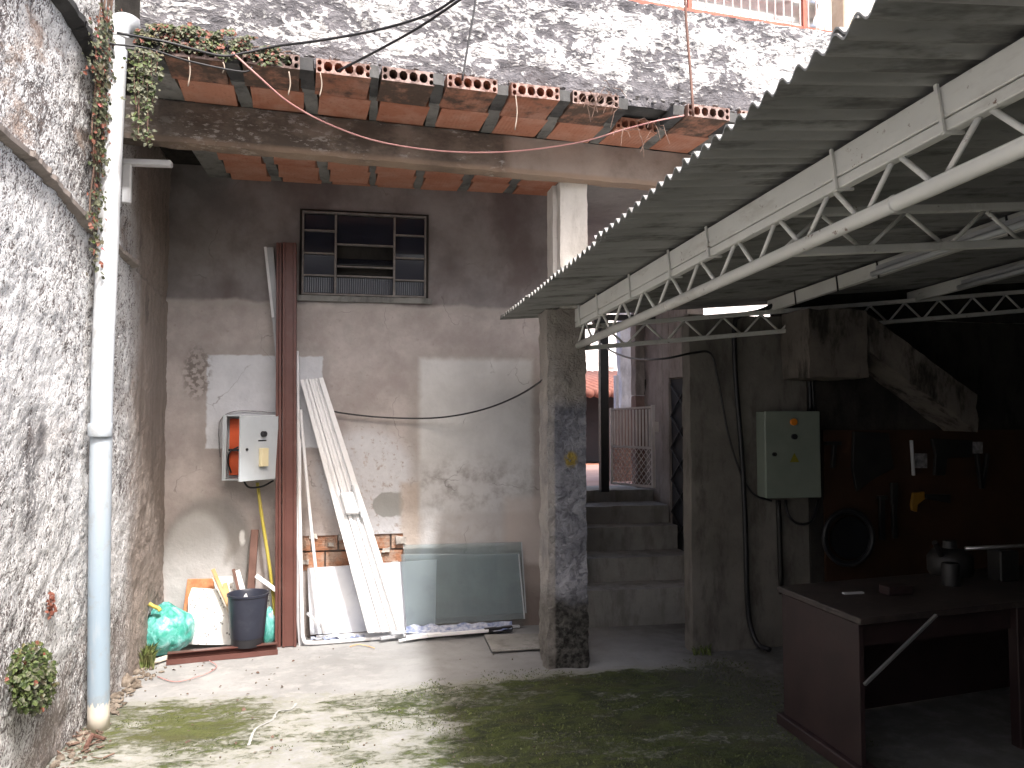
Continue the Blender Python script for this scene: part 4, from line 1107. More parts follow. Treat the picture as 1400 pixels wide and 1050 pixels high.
m = MB(); m.hexa([dpt(.195, zs_ - .065, .001), dpt(.125, zs_ - .065, .001), dpt(.125, zs_ - .065, .032), dpt(.195, zs_ - .065, .032), dpt(.195, zs_ + .065, .001), dpt(.125, zs_ + .065, .001), dpt(.125, zs_ + .065, .032), dpt(.195, zs_ + .065, .032)][::1]); m.build('socket', 'cream_plastic', door, None, .004)
MB().tube([dpt(.31, zs_ + .06, .001), dpt(.31, zs_ + .06, .01)], .009, 8).build('lock', 'darkstuff', door)
MB().hexa([dpt(.20, zk - .052, .0005), dpt(.12, zk - .052, .0005), dpt(.12, zk - .052, .0015), dpt(.20, zk - .052, .0015), dpt(.20, zk - .043, .0005), dpt(.12, zk - .043, .0005), dpt(.12, zk - .043, .0015), dpt(.20, zk - .043, .0015)]).build('name_plate', 'black', door)
cable('loop_cable', [Y(332, 655, 5.9), Y(340, 666, 5.87), Y(358, 665, 5.86), Y(374, 657, 5.88)], .007, 'black', 'black cable sagging under the open electrical box')
cable('thin_wire', [Y(301, 625, 5.97), Y(299, 590, 5.97), Y(303, 572, 5.97), Y(318, 563, 5.97), Y(345, 562, 5.97), Y(380, 565, 5.97)], .0035, 'rockwool', 'thin wire looping round the top of the open electrical box', 'wire')
cable('yellow_hose', [Y(352, 660, 5.93), Y(357, 700, 5.9), Y(364, 745, 5.88), Y(370, 785, 5.86), Y(374, 820, 5.83), Y(378, 868, 5.80)], .013, 'yellowstrap', 'yellow hose hanging behind the brown steel beams', 'hose')

# ------------------------------------------------------------------ brown steel beams
def lean(px0, px1, pyt, pyb, yt, yb):
    return Y((px0[0] + px0[1]) / 2, pyt, yt), Y((px1[0] + px1[1]) / 2, pyb, yb)
for lab, (a0, a1), (b0, b1), pyt, pyb, yo, dep in (
    ('narrower brown steel beam on the left of the tall leaning pair', (379, 385.6), (377, 384.2), 333, 879, .0, .05),
    ('broad brown steel beam, right one of the tall leaning pair', (388.6, 404), (387.6, 405), 333, 880, -.012, .06),):
    T, Bt = Y((a0 + a1) / 2, pyt, 5.93 + yo), Y((b0 + b1) / 2, pyb, 5.78 + yo)
    wd = (b1 - b0) * 5.85 / 1050
    Bt.z = .0
    t = thing('steel_beam', lab, 'beam', Bt, 'brown steel beams leaning on the wall')
    m = MB(); m.bar(Bt, T, wd, dep, (1, 0, 0)); m.build('web', 'brownmetal', t, None, .004)
    m = MB()
    for s_ in (-1, 1):
        o = V((s_ * (wd / 2 - .009), -dep / 2 - .004, 0)); m.bar(Bt + o, T + o, .018, .014, (1, 0, 0))
    m.build('lip', 'brownmetal', t, None, .002)
a, b = Y(408, 700, 5.92), Y(409, 880, 5.86)
tag(MB().bar(b, a, .03, .03, (1, 0, 0)).build('steel_strip', 'brownmetal', None, None, .003), 'slim brown steel strip to the right of the broad brown beam', 'steel strip')
a, b = Y(348.5, 724, 5.93), Y(343, 812, 5.86)
tag(MB().bar(b, a, .052, .03, (1, 0, 0)).build('timber_offcut', 'woodbrown', None, None, .003), 'short dark brown offcut upright behind the blue bucket', 'offcut')
# white/grey profile behind the beams
a, b = Y(365, 338, 5.96), Y(381, 520, 5.9); c = a.lerp(b, .53)
pf = thing('aluminium_profile', 'tall thin aluminium profile behind the brown beams, white above and grey below', 'profile', b)
MB().bar(c, a + V((-.012, 0, 0)), .018, .02, (1, 0, 0)).build('white_sleeve', 'whitepaint', pf)
MB().bar(b.lerp(a, -1.9), a + V((.022, .012, 0)), .045, .02, (1, 0, 0)).build('channel', 'greyalu', pf)
MB().bar(b.lerp(a, -1.9) + V((-.012, -.01, 0)), c + V((.004, -.004, -.01)), .016, .018, (1, 0, 0)).build('edge_strip', 'greyalu', pf)

# ------------------------------------------------------------------ white ribbed panel leaning
def panel():
    T0, T1 = Y(411, 520, 5.93), Y(442, 517, 5.93); B0, B1 = Y(503, 866, 5.74), Y(554, 862, 5.74)
    B0.z = B1.z = .075
    t = thing('shutter_panel', 'white ribbed aluminium panel leaning on the back wall beside the brown beams', 'panel', (B0 + B1) / 2)
    nrm = (T0 - B0).cross(B1 - B0).normalized()
    if nrm.y > 0: nrm = -nrm
    prof = [(0, 0), (0, .03), (.15, .03), (.17, .004), (.20, .004), (.22, .018), (.33, .018), (.35, .004), (.37, .026), (.46, .026), (.48, .006), (.60, .006), (.62, .024), (.70, .024), (.72, .002), (.79, .002), (.81, .034), (1, .032), (1, 0)]
    vs = []
    for u, h in prof: vs.append(B0.lerp(B1, u) + nrm * h)
    for u, h in prof: vs.append(T0.lerp(T1, u) + nrm * h)
    n = len(prof); m = MB(); m.add(vs, [(i, (i + 1) % n, n + (i + 1) % n, n + i) for i in range(n)] + [tuple(range(n - 1, -1, -1)), tuple(range(n, 2 * n))])
    m.build('ribbed_sheet', 'whitepaint', t)
    def pt(u, v, h): return B0.lerp(B1, u).lerp(T0.lerp(T1, u), v) + nrm * h
    v = .50
    m = MB(); m.hexa([pt(.30, v - .045, .034), pt(.78, v - .045, .034), pt(.78, v + .045, .034), pt(.30, v + .045, .034), pt(.34, v - .04, .062), pt(.74, v - .04, .062), pt(.74, v + .04, .062), pt(.34, v + .04, .062)]); m.build('lock_box', 'whitepaint', t, None, .006)
    m = MB(); m.tube([pt(.80, v - .06, .045), pt(.80, v + .07, .045)], .010, 8); m.tube([pt(.80, v - .03, .03), pt(.80, v - .03, .065)], .012, 8); m.build('bolt', 'greyalu', t, 60)
panel()
# white tube frame: leg up the wall, round corner, foot along the floor
fr_ = thing('bent_tube', 'bent white tube frame standing on the floor beside the brown beams', 'frame', G(415, 878))
P = [Y(406, 480, 5.95), Y(408, 600, 5.90), Y(411, 760, 5.82), Y(413, 850, 5.77), Y(415, 874, 5.74), Y(424, 879, 5.74), Y(460, 877, 5.76), Y(520, 872, 5.79), Y(575, 868, 5.82)]
MB().tube(smooth_path(P, 5), .014, 10).build('outer_tube', 'whitepaint', fr_, 180)
P = [Y(411, 560, 5.94), Y(416, 620, 5.91), Y(428, 745, 5.84), Y(442, 866, 5.78)]
MB().tube(smooth_path(P, 4), .012, 10).build('inner_tube', 'whitepaint', fr_, 180)
MB().bar(Y(409, 830, 5.8), Y(409, 600, 5.9), .03, .014, (1, 0, 0)).build('flat_strip', 'whitepaint', fr_)
MB().bar(Y(420, 838, 5.83), Y(440, 858, 5.8), .02, .014).build('brace', 'greyalu', fr_); MB().bar(Y(444, 856, 5.82), Y(470, 874, 5.76), .026, .014).build('brace', 'whitepaint', fr_)
# bundle of white tubes along the floor
specs = [((432, 872), (570, 858), .014, 'whitepaint', 'white aluminium bar lying under the leaning panel foot'),
         ((555, 872), (692, 856), .015, 'whitepaint', 'longest white bar lying in front of the glass sheet'),
         ((585, 869), (668, 862), .011, 'whitepaint', 'short white tube in the pile before the glass sheet'),
         ((560, 864), (706, 850), .010, 'greyalu', 'thin grey bar on top of the pile under the glass'),
         ((520, 873), (552, 868), .011, 'greyalu', 'small grey bracket rail at the left end of the bar pile'),
         ((662, 862), (700, 858), .016, 'black', 'black end piece on the right end of the bar pile'),
         ((545, 876), (600, 866), .008, 'whitepaint', 'thin white rod sticking out of the bar pile')]
for k, ((ax, ay), (bx, by), r_, mt, lab) in enumerate(specs):
    z = .018 + .013 * (k % 3); a, b = G(ax, ay, z), G(bx, by, z); a.y = min(a.y, 5.90); b.y = min(b.y, 5.92)
    tag(MB().bar(a, b, r_ * 2.2, r_ * 2).build('metal_bar', mt, None, None, .003), lab, 'bar', 'bars lying at the foot of the wall')
m = MB(); vs = []
for i in range(30):
    for j in range(9):
        px = 555 + (700 - 555) * i / 29; u = j / 8; p = Y(px, 862 - (px - 555) * .06, 5.86 - .12 * u); p.z = .035 + .04 * abs(noise.noise(V((i * .22, j * .7, 0)))) + .03 * (1 - u)
        vs.append(p)
m.add(vs, [(i * 9 + j, i * 9 + j + 1, (i + 1) * 9 + j + 1, (i + 1) * 9 + j) for i in range(29) for j in range(8)])
tag(m.build('plastic_film', 'bluefilm', None, 180), 'crumpled blue and white film under the bottom edge of the glass sheet', 'film')
m = MB(); vs = []
for i in range(20):
    for j in range(5):
        px = 425 + 75 * i / 19; p = Y(px, 866, 5.84 - .06 * j / 4); p.z = .02 + .05 * abs(noise.noise(V((i * .4, j * .5, 3)))); vs.append(p)
m.add(vs, [(i * 5 + j, i * 5 + j + 1, (i + 1) * 5 + j + 1, (i + 1) * 5 + j) for i in range(19) for j in range(4)])
tag(m.build('plastic_film', 'bluefilm', None, 180), 'scrap of blue film at the foot of the white sheet board', 'film')
# white board and glass
q = [Y(420, 777, 5.955), Y(597, 765, 5.955), Y(595, 858, 5.90), Y(424, 868, 5.90)]
tag(MB().poly(q, (0, .012, 0)).build('sheet_board', 'whitesheet', None, None, .002), 'bluish white sheet board leaning behind the ribbed panel and partly behind the glass', 'board')
gs = [([Y(548, 758, 5.935), Y(709, 757, 5.935), Y(717, 846, 5.86), Y(556, 855, 5.86)], 'greenish glass sheet leaning on the wall with a chipped right edge'),
      ([Y(552, 745, 5.972), Y(713, 741, 5.972), Y(719, 838, 5.93), Y(560, 848, 5.93)], 'taller glass sheet standing just behind the front glass sheet')]
for q, lab in gs:
    t = thing('glass_sheet', lab, 'glass', q[3], 'glass sheets leaning on the wall')
    MB().poly(q, (0, .006, .001)).build('glass', 'glass', t)
    MB().bar(q[1] - V((0, .004, 0)), q[2] - V((0, .004, 0)), .008, .006).build('edge_tape', 'greyalu', t)

# ------------------------------------------------------------------ rubbish in the corner
def bag(px, py, rx, ry, rz, y, mat, lab, seed, name='garbage_bag', zc=None):
    c = Y(px, py, y); c.z = max(c.z, rz * .8) if zc is None else zc
    bm = bmesh.new(); bmesh.ops.create_icosphere(bm, subdivisions=5, radius=1)
    for v_ in bm.verts:
        p = v_.co.copy(); an = atan2(p.y, p.x)
        d = 1 + .10 * fract(p * 1.3 + V((seed, 0, 0)), 2) + .09 * abs(noise.noise(V((cos(an) * 3.4, sin(an) * 3.4, p.z * .7 + seed)))) * (.5 + max(0, p.z))
        d -= .045 * (1 - abs(noise.noise(p * 2.6 + V((seed, 3, 0))))) ** 9
        q = V((p.x * rx * d, p.y * ry * d, p.z * rz * d))
        if p.z > .75: k = (p.z - .75) / .25; q.x *= 1 - .35 * k; q.y *= 1 - .35 * k; q.z += .02 * k
        q.z = max(q.z, -rz * .86 + .01 * noise.noise(p * 5))
        v_.co = q + c
    me = bpy.data.meshes.new(name); bm.to_mesh(me); bm.free(); me.materials.append(M[mat]); me.polygons.foreach_set('use_smooth', [True] * len(me.polygons))
    mn = min(v_.co.z for v_ in me.vertices)
    for v_ in me.vertices: v_.co.z -= mn - .005
    o = bpy.data.objects.new(name, me); COL.objects.link(o); return tag(o, lab, 'bag')
bag(226, 862, .185, .16, .162, 5.74, 'bag', 'large teal plastic garbage bag stuffed full in the corner', 1)
bag(199, 862, .11, .12, .155, 5.84, 'black', 'black garbage bag behind the large teal bag', 5)
bag(369, 860, .06, .07, .125, 5.84, 'bag', 'small teal plastic bag squeezed between bucket and brown beams', 9)
m = MB(); a = Y(198, 830, 5.66); m.rough(a.x - .05, a.x + .03, 5.62, 5.74, a.z - .05, a.z + .025, .015, .018, 22, 3)
tag(m.build('rag', 'rockwool', None, 40), 'grey and white crumpled rag lying on the teal bag', 'rag')
a = Y(210, 829, 5.61); m = MB(); m.tube(smooth_path([a + V((-.03, 0, .02)), a, a + V((.03, -.005, -.012)), a + V((.045, -.01, -.03))], 4), .014, 8)
tag(m.build('yellow_scrap', 'yellowstrap', None, 180), 'bright yellow plastic scrap on top of the teal bag', 'scrap')
def board(q, th, mat, name, lab, cat='board'):
    return tag(MB().poly(q, (0, th, 0)).build(name, mat, None, None, .003), lab, cat)
def YY(px, py, y): return Y(px, py, y)
board([Y(256, 792, 5.95), Y(293, 791, 5.95), Y(292, 850, 5.9), Y(249, 845, 5.9)], .015, 'chip', 'chipboard', 'orange chipboard offcut behind the speckled slabs')
q = [Y(262, 804, 5.87), Y(297, 806, 5.87), Y(311, 830, 5.85), Y(318, 882, 5.80), Y(280, 882, 5.80), Y(256, 881, 5.80), Y(257, 818, 5.86)]
board(q, .02, 'speck', 'speckled_slab', 'large white speckled slab with a cut corner next to the teal bag', 'slab')
q = [Y(292, 789, 5.93), Y(317, 788, 5.93), Y(320, 806, 5.92), Y(320, 872, 5.85), Y(297, 872, 5.85)]
board(q, .02, 'speck', 'speckled_slab', 'white speckled slab standing behind the sticks', 'slab')
q = [Y(334, 806, 5.93), Y(372, 807, 5.93), Y(371, 860, 5.87), Y(334, 862, 5.87)]
board(q, .02, 'speck', 'speckled_slab', 'white speckled slab standing behind the bucket', 'slab')
for (p0, p1, wd, mat, lab) in (((291, 778), (313, 828), .026, 'wood', 'long pine stick leaning on the speckled slab'), ((307, 797), (321, 850), .032, 'wood', 'short pine stick beside the bucket'),
                               ((293, 788), (316, 838), .035, 'woodpale', 'pale weathered lath behind the pine sticks'), ((319, 778), (331, 826), .022, 'woodbrown', 'brown edged lath leaning above the bucket'),
                               ((324, 780), (337, 824), .036, 'whitepaint', 'white painted lath leaning above the bucket'), ((350, 787), (379, 808), .03, 'whitepaint', 'short white stick slanting down to the brown beams')):
    a, b = Y(*p0, 5.84), Y(*p1, 5.78); tag(MB().bar(b, a, wd, .014, (1, 0, 0)).build('wood_stick', mat, None, None, .002), lab, 'stick', 'sticks in the rubbish corner')
# brown gutter on the floor
a, b = G(229, 898, .03), G(379, 884, .03)
gt_ = thing('gutter_piece', 'brown steel gutter profile lying on the floor under the bucket', 'gutter', a)
d = (b - a).normalized(); sd = V((d.y, -d.x, 0))
MB().bar(a, b, .012, .06, sd).build('back_web', 'brownmetal', gt_)
MB().bar(a + sd * .045 + V((0, 0, -.026)), b + sd * .045 + V((0, 0, -.026)), .085, .008, sd).build('flange', 'brownmetal', gt_, None, .002)
MB().bar(a + sd * .09 + V((0, 0, -.012)), b + sd * .09 + V((0, 0, -.012)), .006, .034, sd).build('lip', 'brownmetal', gt_)
MB().bar(a + sd * .02 + V((0, 0, .03)), b + sd * .02 + V((0, 0, .03)), .045, .006, sd).build('top_flange', 'brownmetal', gt_)
a, b = G(205, 906, .02), G(231, 898, .02); tag(MB().bar(a, b, .05, .018).build('wood_stick', 'woodpale', None, None, .003), 'pale broken wood piece at the left end of the brown gutter', 'stick', 'sticks in the rubbish corner')
# bucket, mouth up, with a heavy dark foot
c = Y(338, 888, 5.67); c.z = .045
bk = thing('bucket', 'dark blue plastic bucket with a black foot standing on the gutter', 'bucket', c)
MB().lathe(c, [(.0, .063), (.112, .063), (.114, .07), (.135, .345), (.141, .348), (.141, .362), (.134, .362), (.126, .345), (.105, .085), (0, .085)], 36).build('body', 'navy', bk, 28)
MB().lathe(c, [(0, .0), (.100, .0), (.106, .006), (.110, .062), (0, .062)], 36).build('foot', 'black', bk, 28)
# floor wire
cable('floor_wire', [G(215, 925, .008), G(240, 932, .006), (G(270, 925, .006)), G(290, 917, .01), G(296, 910, .012), G(286, 903, .02)], .003, 'pinkwire', 'thin pinkish wire curling on the floor in front of the gutter', 'wire')
cable('floor_wire', [G(478, 884, .006), G(490, 881, .012), G(502, 883, .006), G(512, 886, .005)], .0035, 'wood', 'short orange wire end on the floor before the bars', 'wire')

# ------------------------------------------------------------------ workshop things
FC = 4.95
cx0, cx1 = Y(1047, 600, FC).x, Y(1121, 600, FC).x; cz0, cz1 = Y(1080, 681, FC).z, Y(1080, 562, FC).z
cb = thing('cabinet', 'grey green steel control cabinet on the workshop wall', 'cabinet', (cx0, 5.09, cz0))
MB().box(cx0, cx1, FC + .02, 5.085, cz0 + .004, cz1 - .004).build('case', 'cabgreen', cb, None, .004)
dr_ = MB().box(cx0 - .003, cx1 + .003, FC, FC + .018, cz0, cz1).build('door', 'cabgreen', cb, None, .004)
def dot(px, py, r, mat, name, d=.02):
    a = Y(px, py, FC); return MB().tube([V((a.x, FC - .001, a.z)), V((a.x, FC - d, a.z))], r, 12).build(name, mat, dr_, 60)
dot(1084, 577, .024, 'orange_lamp', 'pilot_lamp'); dot(1085, 597, .02, 'black', 'switch'); dot(1058, 621, .014, 'darkstuff', 'lock')
a = Y(1086, 626, FC); MB().poly([(a.x - .035, FC - .003, a.z - .03), (a.x + .035, FC - .003, a.z - .03), (a.x, FC - .003, a.z + .035)], (0, .002, 0)).build('warning_label', 'yellowlabel', dr_)
YW = 5.06
cable('black_hose', [Y(1068, 412, 5.0), Y(1040, 425, YW), Y(1012, 432, YW), Y(1004, 448, YW), Y(1006, 520, YW), Y(1014, 620, YW), Y(1019, 720, YW), Y(1021, 800, YW), Y(1025, 850, YW), Y(1036, 880, 5.0), Y(1052, 888, 4.9)], .018, 'black', 'thick black hose running down the workshop wall to the floor', 'hose')
cable('black_wire', [Y(822, 470, 6.9), Y(840, 482, 6.3), Y(870, 491, 5.6), Y(910, 490, YW - .06), Y(950, 482, YW - .03), Y(972, 484, YW), Y(982, 520, YW), Y(995, 590, YW), Y(1012, 645, YW), Y(1030, 675, YW), Y(1055, 685, YW)], .008, 'black', 'thin black wire from the passage post to the cabinet', 'wire')
cable('black_cable', [Y(1080, 418, YW), Y(1090, 450, YW), Y(1094, 490, YW), Y(1106, 520, YW), Y(1108, 562, YW)], .012, 'black', 'black cable dropping to the left part of the cabinet top')
cable('black_cable', [Y(1098, 418, YW), Y(1090, 440, YW), Y(1092, 470, YW), Y(1108, 505, YW), Y(1113, 562, YW)], .010, 'black', 'black cable dropping to the right part of the cabinet top')
cable('black_cable', [Y(1074, 684, YW), Y(1078, 704, YW - .05), Y(1092, 716, YW - .06), Y(1110, 712, YW - .05), Y(1119, 684, YW)], .010, 'black', 'black cable looping under the cabinet')
cable('conduit', [Y(1064, 684, YW), Y(1066, 740, YW), Y(1068, 812, YW)], .018, 'darkstuff', 'dark conduit below the cabinet', 'conduit', n=3)
cs = thing('concrete_stair', 'underside of a concrete stair slanting down over the workshop wall', 'stair', (3.6, 5.0, 1.7))
D4 = 4.72
q = [Y(1105, 428, D4), Y(1180, 425, D4), Y(1186, 508, D4), Y(1107, 516, D4)]
m = MB(); a, b = Y(1107, 516, D4), Y(1185, 428, D4); m.rough(a.x, b.x, D4, 5.07, a.z, b.z + .02, .04, .012, 9, 3); m.build('landing', 'stair', cs, 60)
P0, P1 = Y(1190, 455, D4), Y(1338, 565, D4); m = MB(); d = P1 - P0
m.rough(0, 1, D4 + .01, 5.06, 0, .26, .045, .012, 9, 5, 0, lambda p: V((P0.x + d.x * p.x, p.y, P0.z + d.z * p.x + p.z - .13))); m.build('flight', 'stair', cs, 60)
tb_ = thing('tool_board', 'dark orange tool board on the workshop wall', 'tool board', (3.2, 5.07, .6))
a, b = Y(1124, 588, 5.07), Y(1420, 800, 5.07); MB().box(a.x, b.x, 5.055, 5.09, b.z, a.z).build('panel', 'board_orange', tb_)
TY = 5.03
def tool(name, lab, shapes, mat, cat='tool'):
    m = MB()
    for s_ in shapes:
        if s_[0] == 'b': a, b = Y(s_[1], s_[2], TY), Y(s_[3], s_[4], TY); m.bar(a, b, s_[5], .025, (0, 1, 0) if False else None)
        if s_[0] == 'p': m.poly([Y(x, y, TY) for x, y in s_[1]], (0, .03, 0))
        if s_[0] == 't': m.tube(smooth_path([Y(x, y, TY) for x, y in s_[1]], 6), s_[2], 8)
    return tag(m.build(name, mat, None, None, .002), lab, cat, 'tools hung on the orange board')
tool('hammer', 'hammer with a dull yellow handle at the left of the tool board', [('b', 1138, 640, 1141, 606, .03), ('b', 1128, 606, 1148, 606, .05)], 'darkstuff')
tool('grinder_guard', 'large dark shield hung on the tool board', [('p', [(1168, 590), (1215, 592), (1222, 640), (1195, 655), (1172, 672), (1166, 640)])], 'darkstuff')
tool('hand_saw', 'hand saw with a yellow handle hung on the tool board', [('p', [(1247, 690), (1250, 674), (1264, 672), (1265, 682), (1255, 690), (1254, 700), (1248, 698)])], 'sawyellow')
tool('saw_blade', 'dark blade beside the yellow saw handle', [('p', [(1267, 676), (1300, 676), (1300, 688), (1266, 682)])], 'darkstuff')
tool('level', 'thin bright metal rule upright on the tool board', [('b', 1246, 602, 1249, 650, .014)], 'greyalu')
tool('label_box', 'small cream box on the tool board', [('p', [(1254, 620), (1268, 620), (1268, 640), (1254, 640)])], 'rockwool', 'box')
tool('drill', 'dark power drill hung on the tool board', [('p', [(1275, 600), (1330, 602), (1330, 625), (1296, 626), (1292, 650), (1278, 650), (1280, 622)])], 'darkstuff')
tool('wrench', 'dark wrench hung low on the tool board', [('b', 1205, 680, 1206, 738, .04), ('b', 1200, 680, 1212, 680, .03)], 'darkstuff')
tool('chisel', 'dark chisel hung low on the tool board', [('b', 1222, 682, 1223, 736, .035), ('b', 1222, 690, 1222, 660, .05)], 'darkstuff')
tool('pliers', 'small dark pliers hung at the right of the tool board', [('b', 1335, 620, 1342, 668, .03), ('b', 1350, 620, 1342, 668, .03)], 'darkstuff')
tool('tape_holder', 'grey round box on the tool board', [('p', [(1330, 604), (1344, 604), (1344, 620), (1330, 620)])], 'rockwool')
m = MB()
for k in range(5):
    c = Y(1160, 735, 5.0 - .02 * k); m.tube([c + V((cos(2 * pi * i / 28) * (.19 - .01 * (k % 2)), 0, sin(2 * pi * i / 28) * (.19 - .01 * (k % 2)))) for i in range(29)], .016, 8, cap=False)
m.lathe(Y(1160, 735, 5.04), [(0, 0), (.15, 0), (.15, .02), (0, .02)], 28, 0, V((0, -1, 0)))
tag(m.build('hose_coil', 'black', None, 60), 'round coil of black hose hanging below the left end of the tool board', 'hose')
# workbench
TZ = .72
t0, t1, t2 = G(1062, 801, TZ), G(1176, 846, TZ), G(1400, 822, TZ)
wb = thing('workbench', 'dark maroon workbench with a solid side panel in the shed', 'workbench', (t0.x, t0.y, 0))
dx_ = (t2 - t1).normalized(); far = t0 + dx_ * 2.6
m = MB(); m.poly([t0, t1, t1 + dx_ * 2.6, far][::-1], (0, 0, .03)); m.v = [(x, y, z - .03) for x, y, z in m.v]; m.build('top', 'tabletop', wb, None, .004)
sv = (t1 - t0).normalized()
m = MB(); P = [t0 + sv * .03 + dx_ * .012, t1 - sv * .03 + dx_ * .012]
m.hexa([V((p.x, p.y, .06)) for p in (P[0], P[1], P[1] + dx_ * .03, P[0] + dx_ * .03)] + [V((p.x, p.y, TZ - .032)) for p in (P[0], P[1], P[1] + dx_ * .03, P[0] + dx_ * .03)]); m.build('side_panel', 'table', wb, None, .003)
m = MB(); Pf = [P[0] - sv * .03 - dx_ * .03, P[1] + sv * .03 - dx_ * .03]
m.hexa([V((p.x, p.y, .0)) for p in (Pf[0], Pf[1], Pf[1] + dx_ * .1, Pf[0] + dx_ * .1)] + [V((p.x, p.y, .058)) for p in (Pf[0], Pf[1], Pf[1] + dx_ * .1, Pf[0] + dx_ * .1)]); m.build('foot', 'table', wb, None, .006)
for u in (1.02, 2.5):
    p = t1 + dx_ * u - sv * .05; MB().box(p.x - .03, p.x + .03, p.y - .03, p.y + .03, 0, TZ - .032).build('leg', 'table', wb, None, .004)
p = t1 - sv * .08 + dx_ * .05
m = MB(); m.bar(V((p.x, p.y, TZ - .09)), V((p.x, p.y, TZ - .09)) + dx_ * 2.4, .03, .11); m.build('apron', 'table', wb)
m = MB(); m.poly([t0 + dx_ * .05 + sv * .02 - V((0, 0, .33)), t0 + dx_ * 2.4 + sv * .02 - V((0, 0, .33)), t0 + dx_ * 2.4 + sv * .02 - V((0, 0, .71)), t0 + dx_ * .05 + sv * .02 - V((0, 0, .71))], (0, .02, 0)); m.build('back_panel', 'table', wb)  # dark sheet run to the floor, standing for shade under the bench
a = Y(1182, 936, 3.06); b = Y(1280, 841, 3.16); tag(MB().bar(a, b, .012, .012).build('steel_rod', 'steelbright', None), 'thin bright steel rod leaning slantwise against the workbench front', 'rod')
a = Y(1320, 750, 3.75); b = Y(1420, 745, 3.75); vz = thing('bench_clamp', 'dark clamp with a bright horizontal bar standing on the workbench', 'clamp', V((b.x, 3.75, TZ)))
MB().tube([a, b], .011, 8).build('bar', 'steelbright', vz, 180)
mm = (a + b) / 2; MB().box(mm.x - .06, mm.x + .06, 3.7, 3.8, TZ + .001, a.z - .012).build('stand', 'darkstuff', vz, None, .006)
c = G(1243, 770, TZ); c.y = 3.85; m = MB(); m.lathe(V((c.x, 3.95, TZ)), [(0, 0), (.11, 0), (.12, .02), (.12, .10), (.09, .14), (.04, .15), (.035, .19), (0, .19)], 20); m.tube([V((c.x - .1, 3.9, TZ + .12)), V((c.x - .17, 3.86, TZ + .2))], .016, 8)
tag(m.build('bench_grinder', 'darkstuff', None, 50), 'dark rounded machine standing on the back of the workbench', 'machine')
c = G(1300, 800, TZ); m = MB(); m.lathe(V((c.x, c.y, TZ + .001)), [(0, 0), (.045, 0), (.045, .11), (.04, .118), (0, .118)], 20); tag(m.build('paint_can', 'darkstuff', None, 40), 'small dark can standing on the workbench top', 'can')
c = G(1225, 812, TZ); tag(MB().box(c.x - .07, c.x + .07, c.y - .04, c.y + .04, TZ + .001, TZ + .045).build('tool_tray', 'table', None, None, .004), 'low dark tray on the middle of the workbench top', 'tray')
m = MB(); a = G(1165, 812, TZ); m.box(a.x - .05, a.x + .06, a.y - .012, a.y + .012, TZ + .001, TZ + .009); tag(m.build('paper_scrap', 'greyalu'), 'small pale strip lying on the workbench top', 'scrap')

# ------------------------------------------------------------------ overhead wires
OW = OF - .03
cable('overhead_cable', [O(160, 45, OW - .1), O(230, 58, OW), O(300, 76, OW), O(335, 72, OW), O(378, 63, OW), O(440, 55, OW - .1), O(520, 40, OW - .3), O(590, 18, OW - .6), O(640, -15, OW - .9)], .0065, 'black', 'black overhead cable sagging along the slab edge and up across the parapet')
cable('overhead_cable', [O(462, 97, OW), O(520, 67, OW - .2), O(575, 36, OW - .5), O(640, -8, OW - .9)], .0065, 'black', 'black overhead cable rising steeply from the third clay block')
cable('overhead_cable', [O(632, 110, OW), O(640, 60, OW), O(648, 15, OW), O(652, -12, OW)], .006, 'black', 'upright black cable crossing the middle of the parapet')
cable('overhead_cable', [O(150, 60, OW - .05), O(200, 66, OW), O(260, 84, OW), O(330, 98, OW), O(345, 92, OW)], .005, 'black', 'thin black cable below the creeper on the slab edge')
cable('rust_wire', [O(936, -10, OW + .06), O(939, 40, OW + .05), O(944, 100, OW + .03), O(948, 158, OW)], .008, 'woodbrown', 'rusty upright rod hanging down the right part of the parapet', 'rod')
cable('rust_wire', [O(1214, -10, OW + .06), O(1209, 15, OW + .06), O(1204, 40, OW + .06)], .007, 'woodbrown', 'short dark rod against the cream wall', 'rod')
cable('pink_wire', [O(318, 72, OW), O(352, 103, OW), O(395, 140, OW + .1), O(450, 170, OW + .2), O(520, 194, OW + .25), O(610, 207, OW + .28), O(700, 207, OW + .28), O(790, 195, OW + .2), O(850, 178, OW + .1), O(895, 166, OW), O(935, 158, OW)], .005, 'pinkwire', 'pink wire sagging in a long curve in front of the concrete beam', 'wire')
cable('wall_cable', [Y(440, 558, 5.93), Y(470, 565, 5.94), Y(530, 571, 5.95), Y(600, 571, 5.9), Y(660, 560, 5.7), Y(710, 540, 5.4), Y(750, 514, 5.0)], .007, 'black', 'black cable sagging across the back wall to the column')
m = MB(); a = O(870, 150, OW); 
for i in range(36):
    px = random.uniform(800, 850) if i < 22 else random.uniform(835, 905); py = random.uniform(118, 150) if i < 22 else random.uniform(165, 190)
    p = O(px, py, OF - random.uniform(0, .04)); d1 = V((random.uniform(-1, 1), random.uniform(-.6, .1), random.uniform(-1, .5))) * .05
    m.tube([p, p + d1, p + d1 * 1.7 + V((0, 0, -random.uniform(.01, .07)))], .002, 4)
tag(m.build('dry_twigs', 'stem', None, None, 0, 'stuff'), 'dry tangled twigs and roots at the broken clay block', 'twigs')
for k, (px, py0, py1) in enumerate(((258, 78, 118), (305, 85, 100), (395, 98, 130), (438, 100, 132), (705, 130, 178))):
    cable('hanging_root', [O(px, py0, OF - .015), O(px + 2, (py0 + py1) / 2, OF - .02), O(px - 1, py1, OF - .015)], .0035, 'dryroot', ['pale root hanging over the first clay block', 'short pale root between the first two clay blocks', 'pale root over the second joist', 'pale root hanging over the third clay block', 'long pale root hanging over the sixth clay block'][k], 'root', 'pale roots hanging from the slab edge', 4, 5)

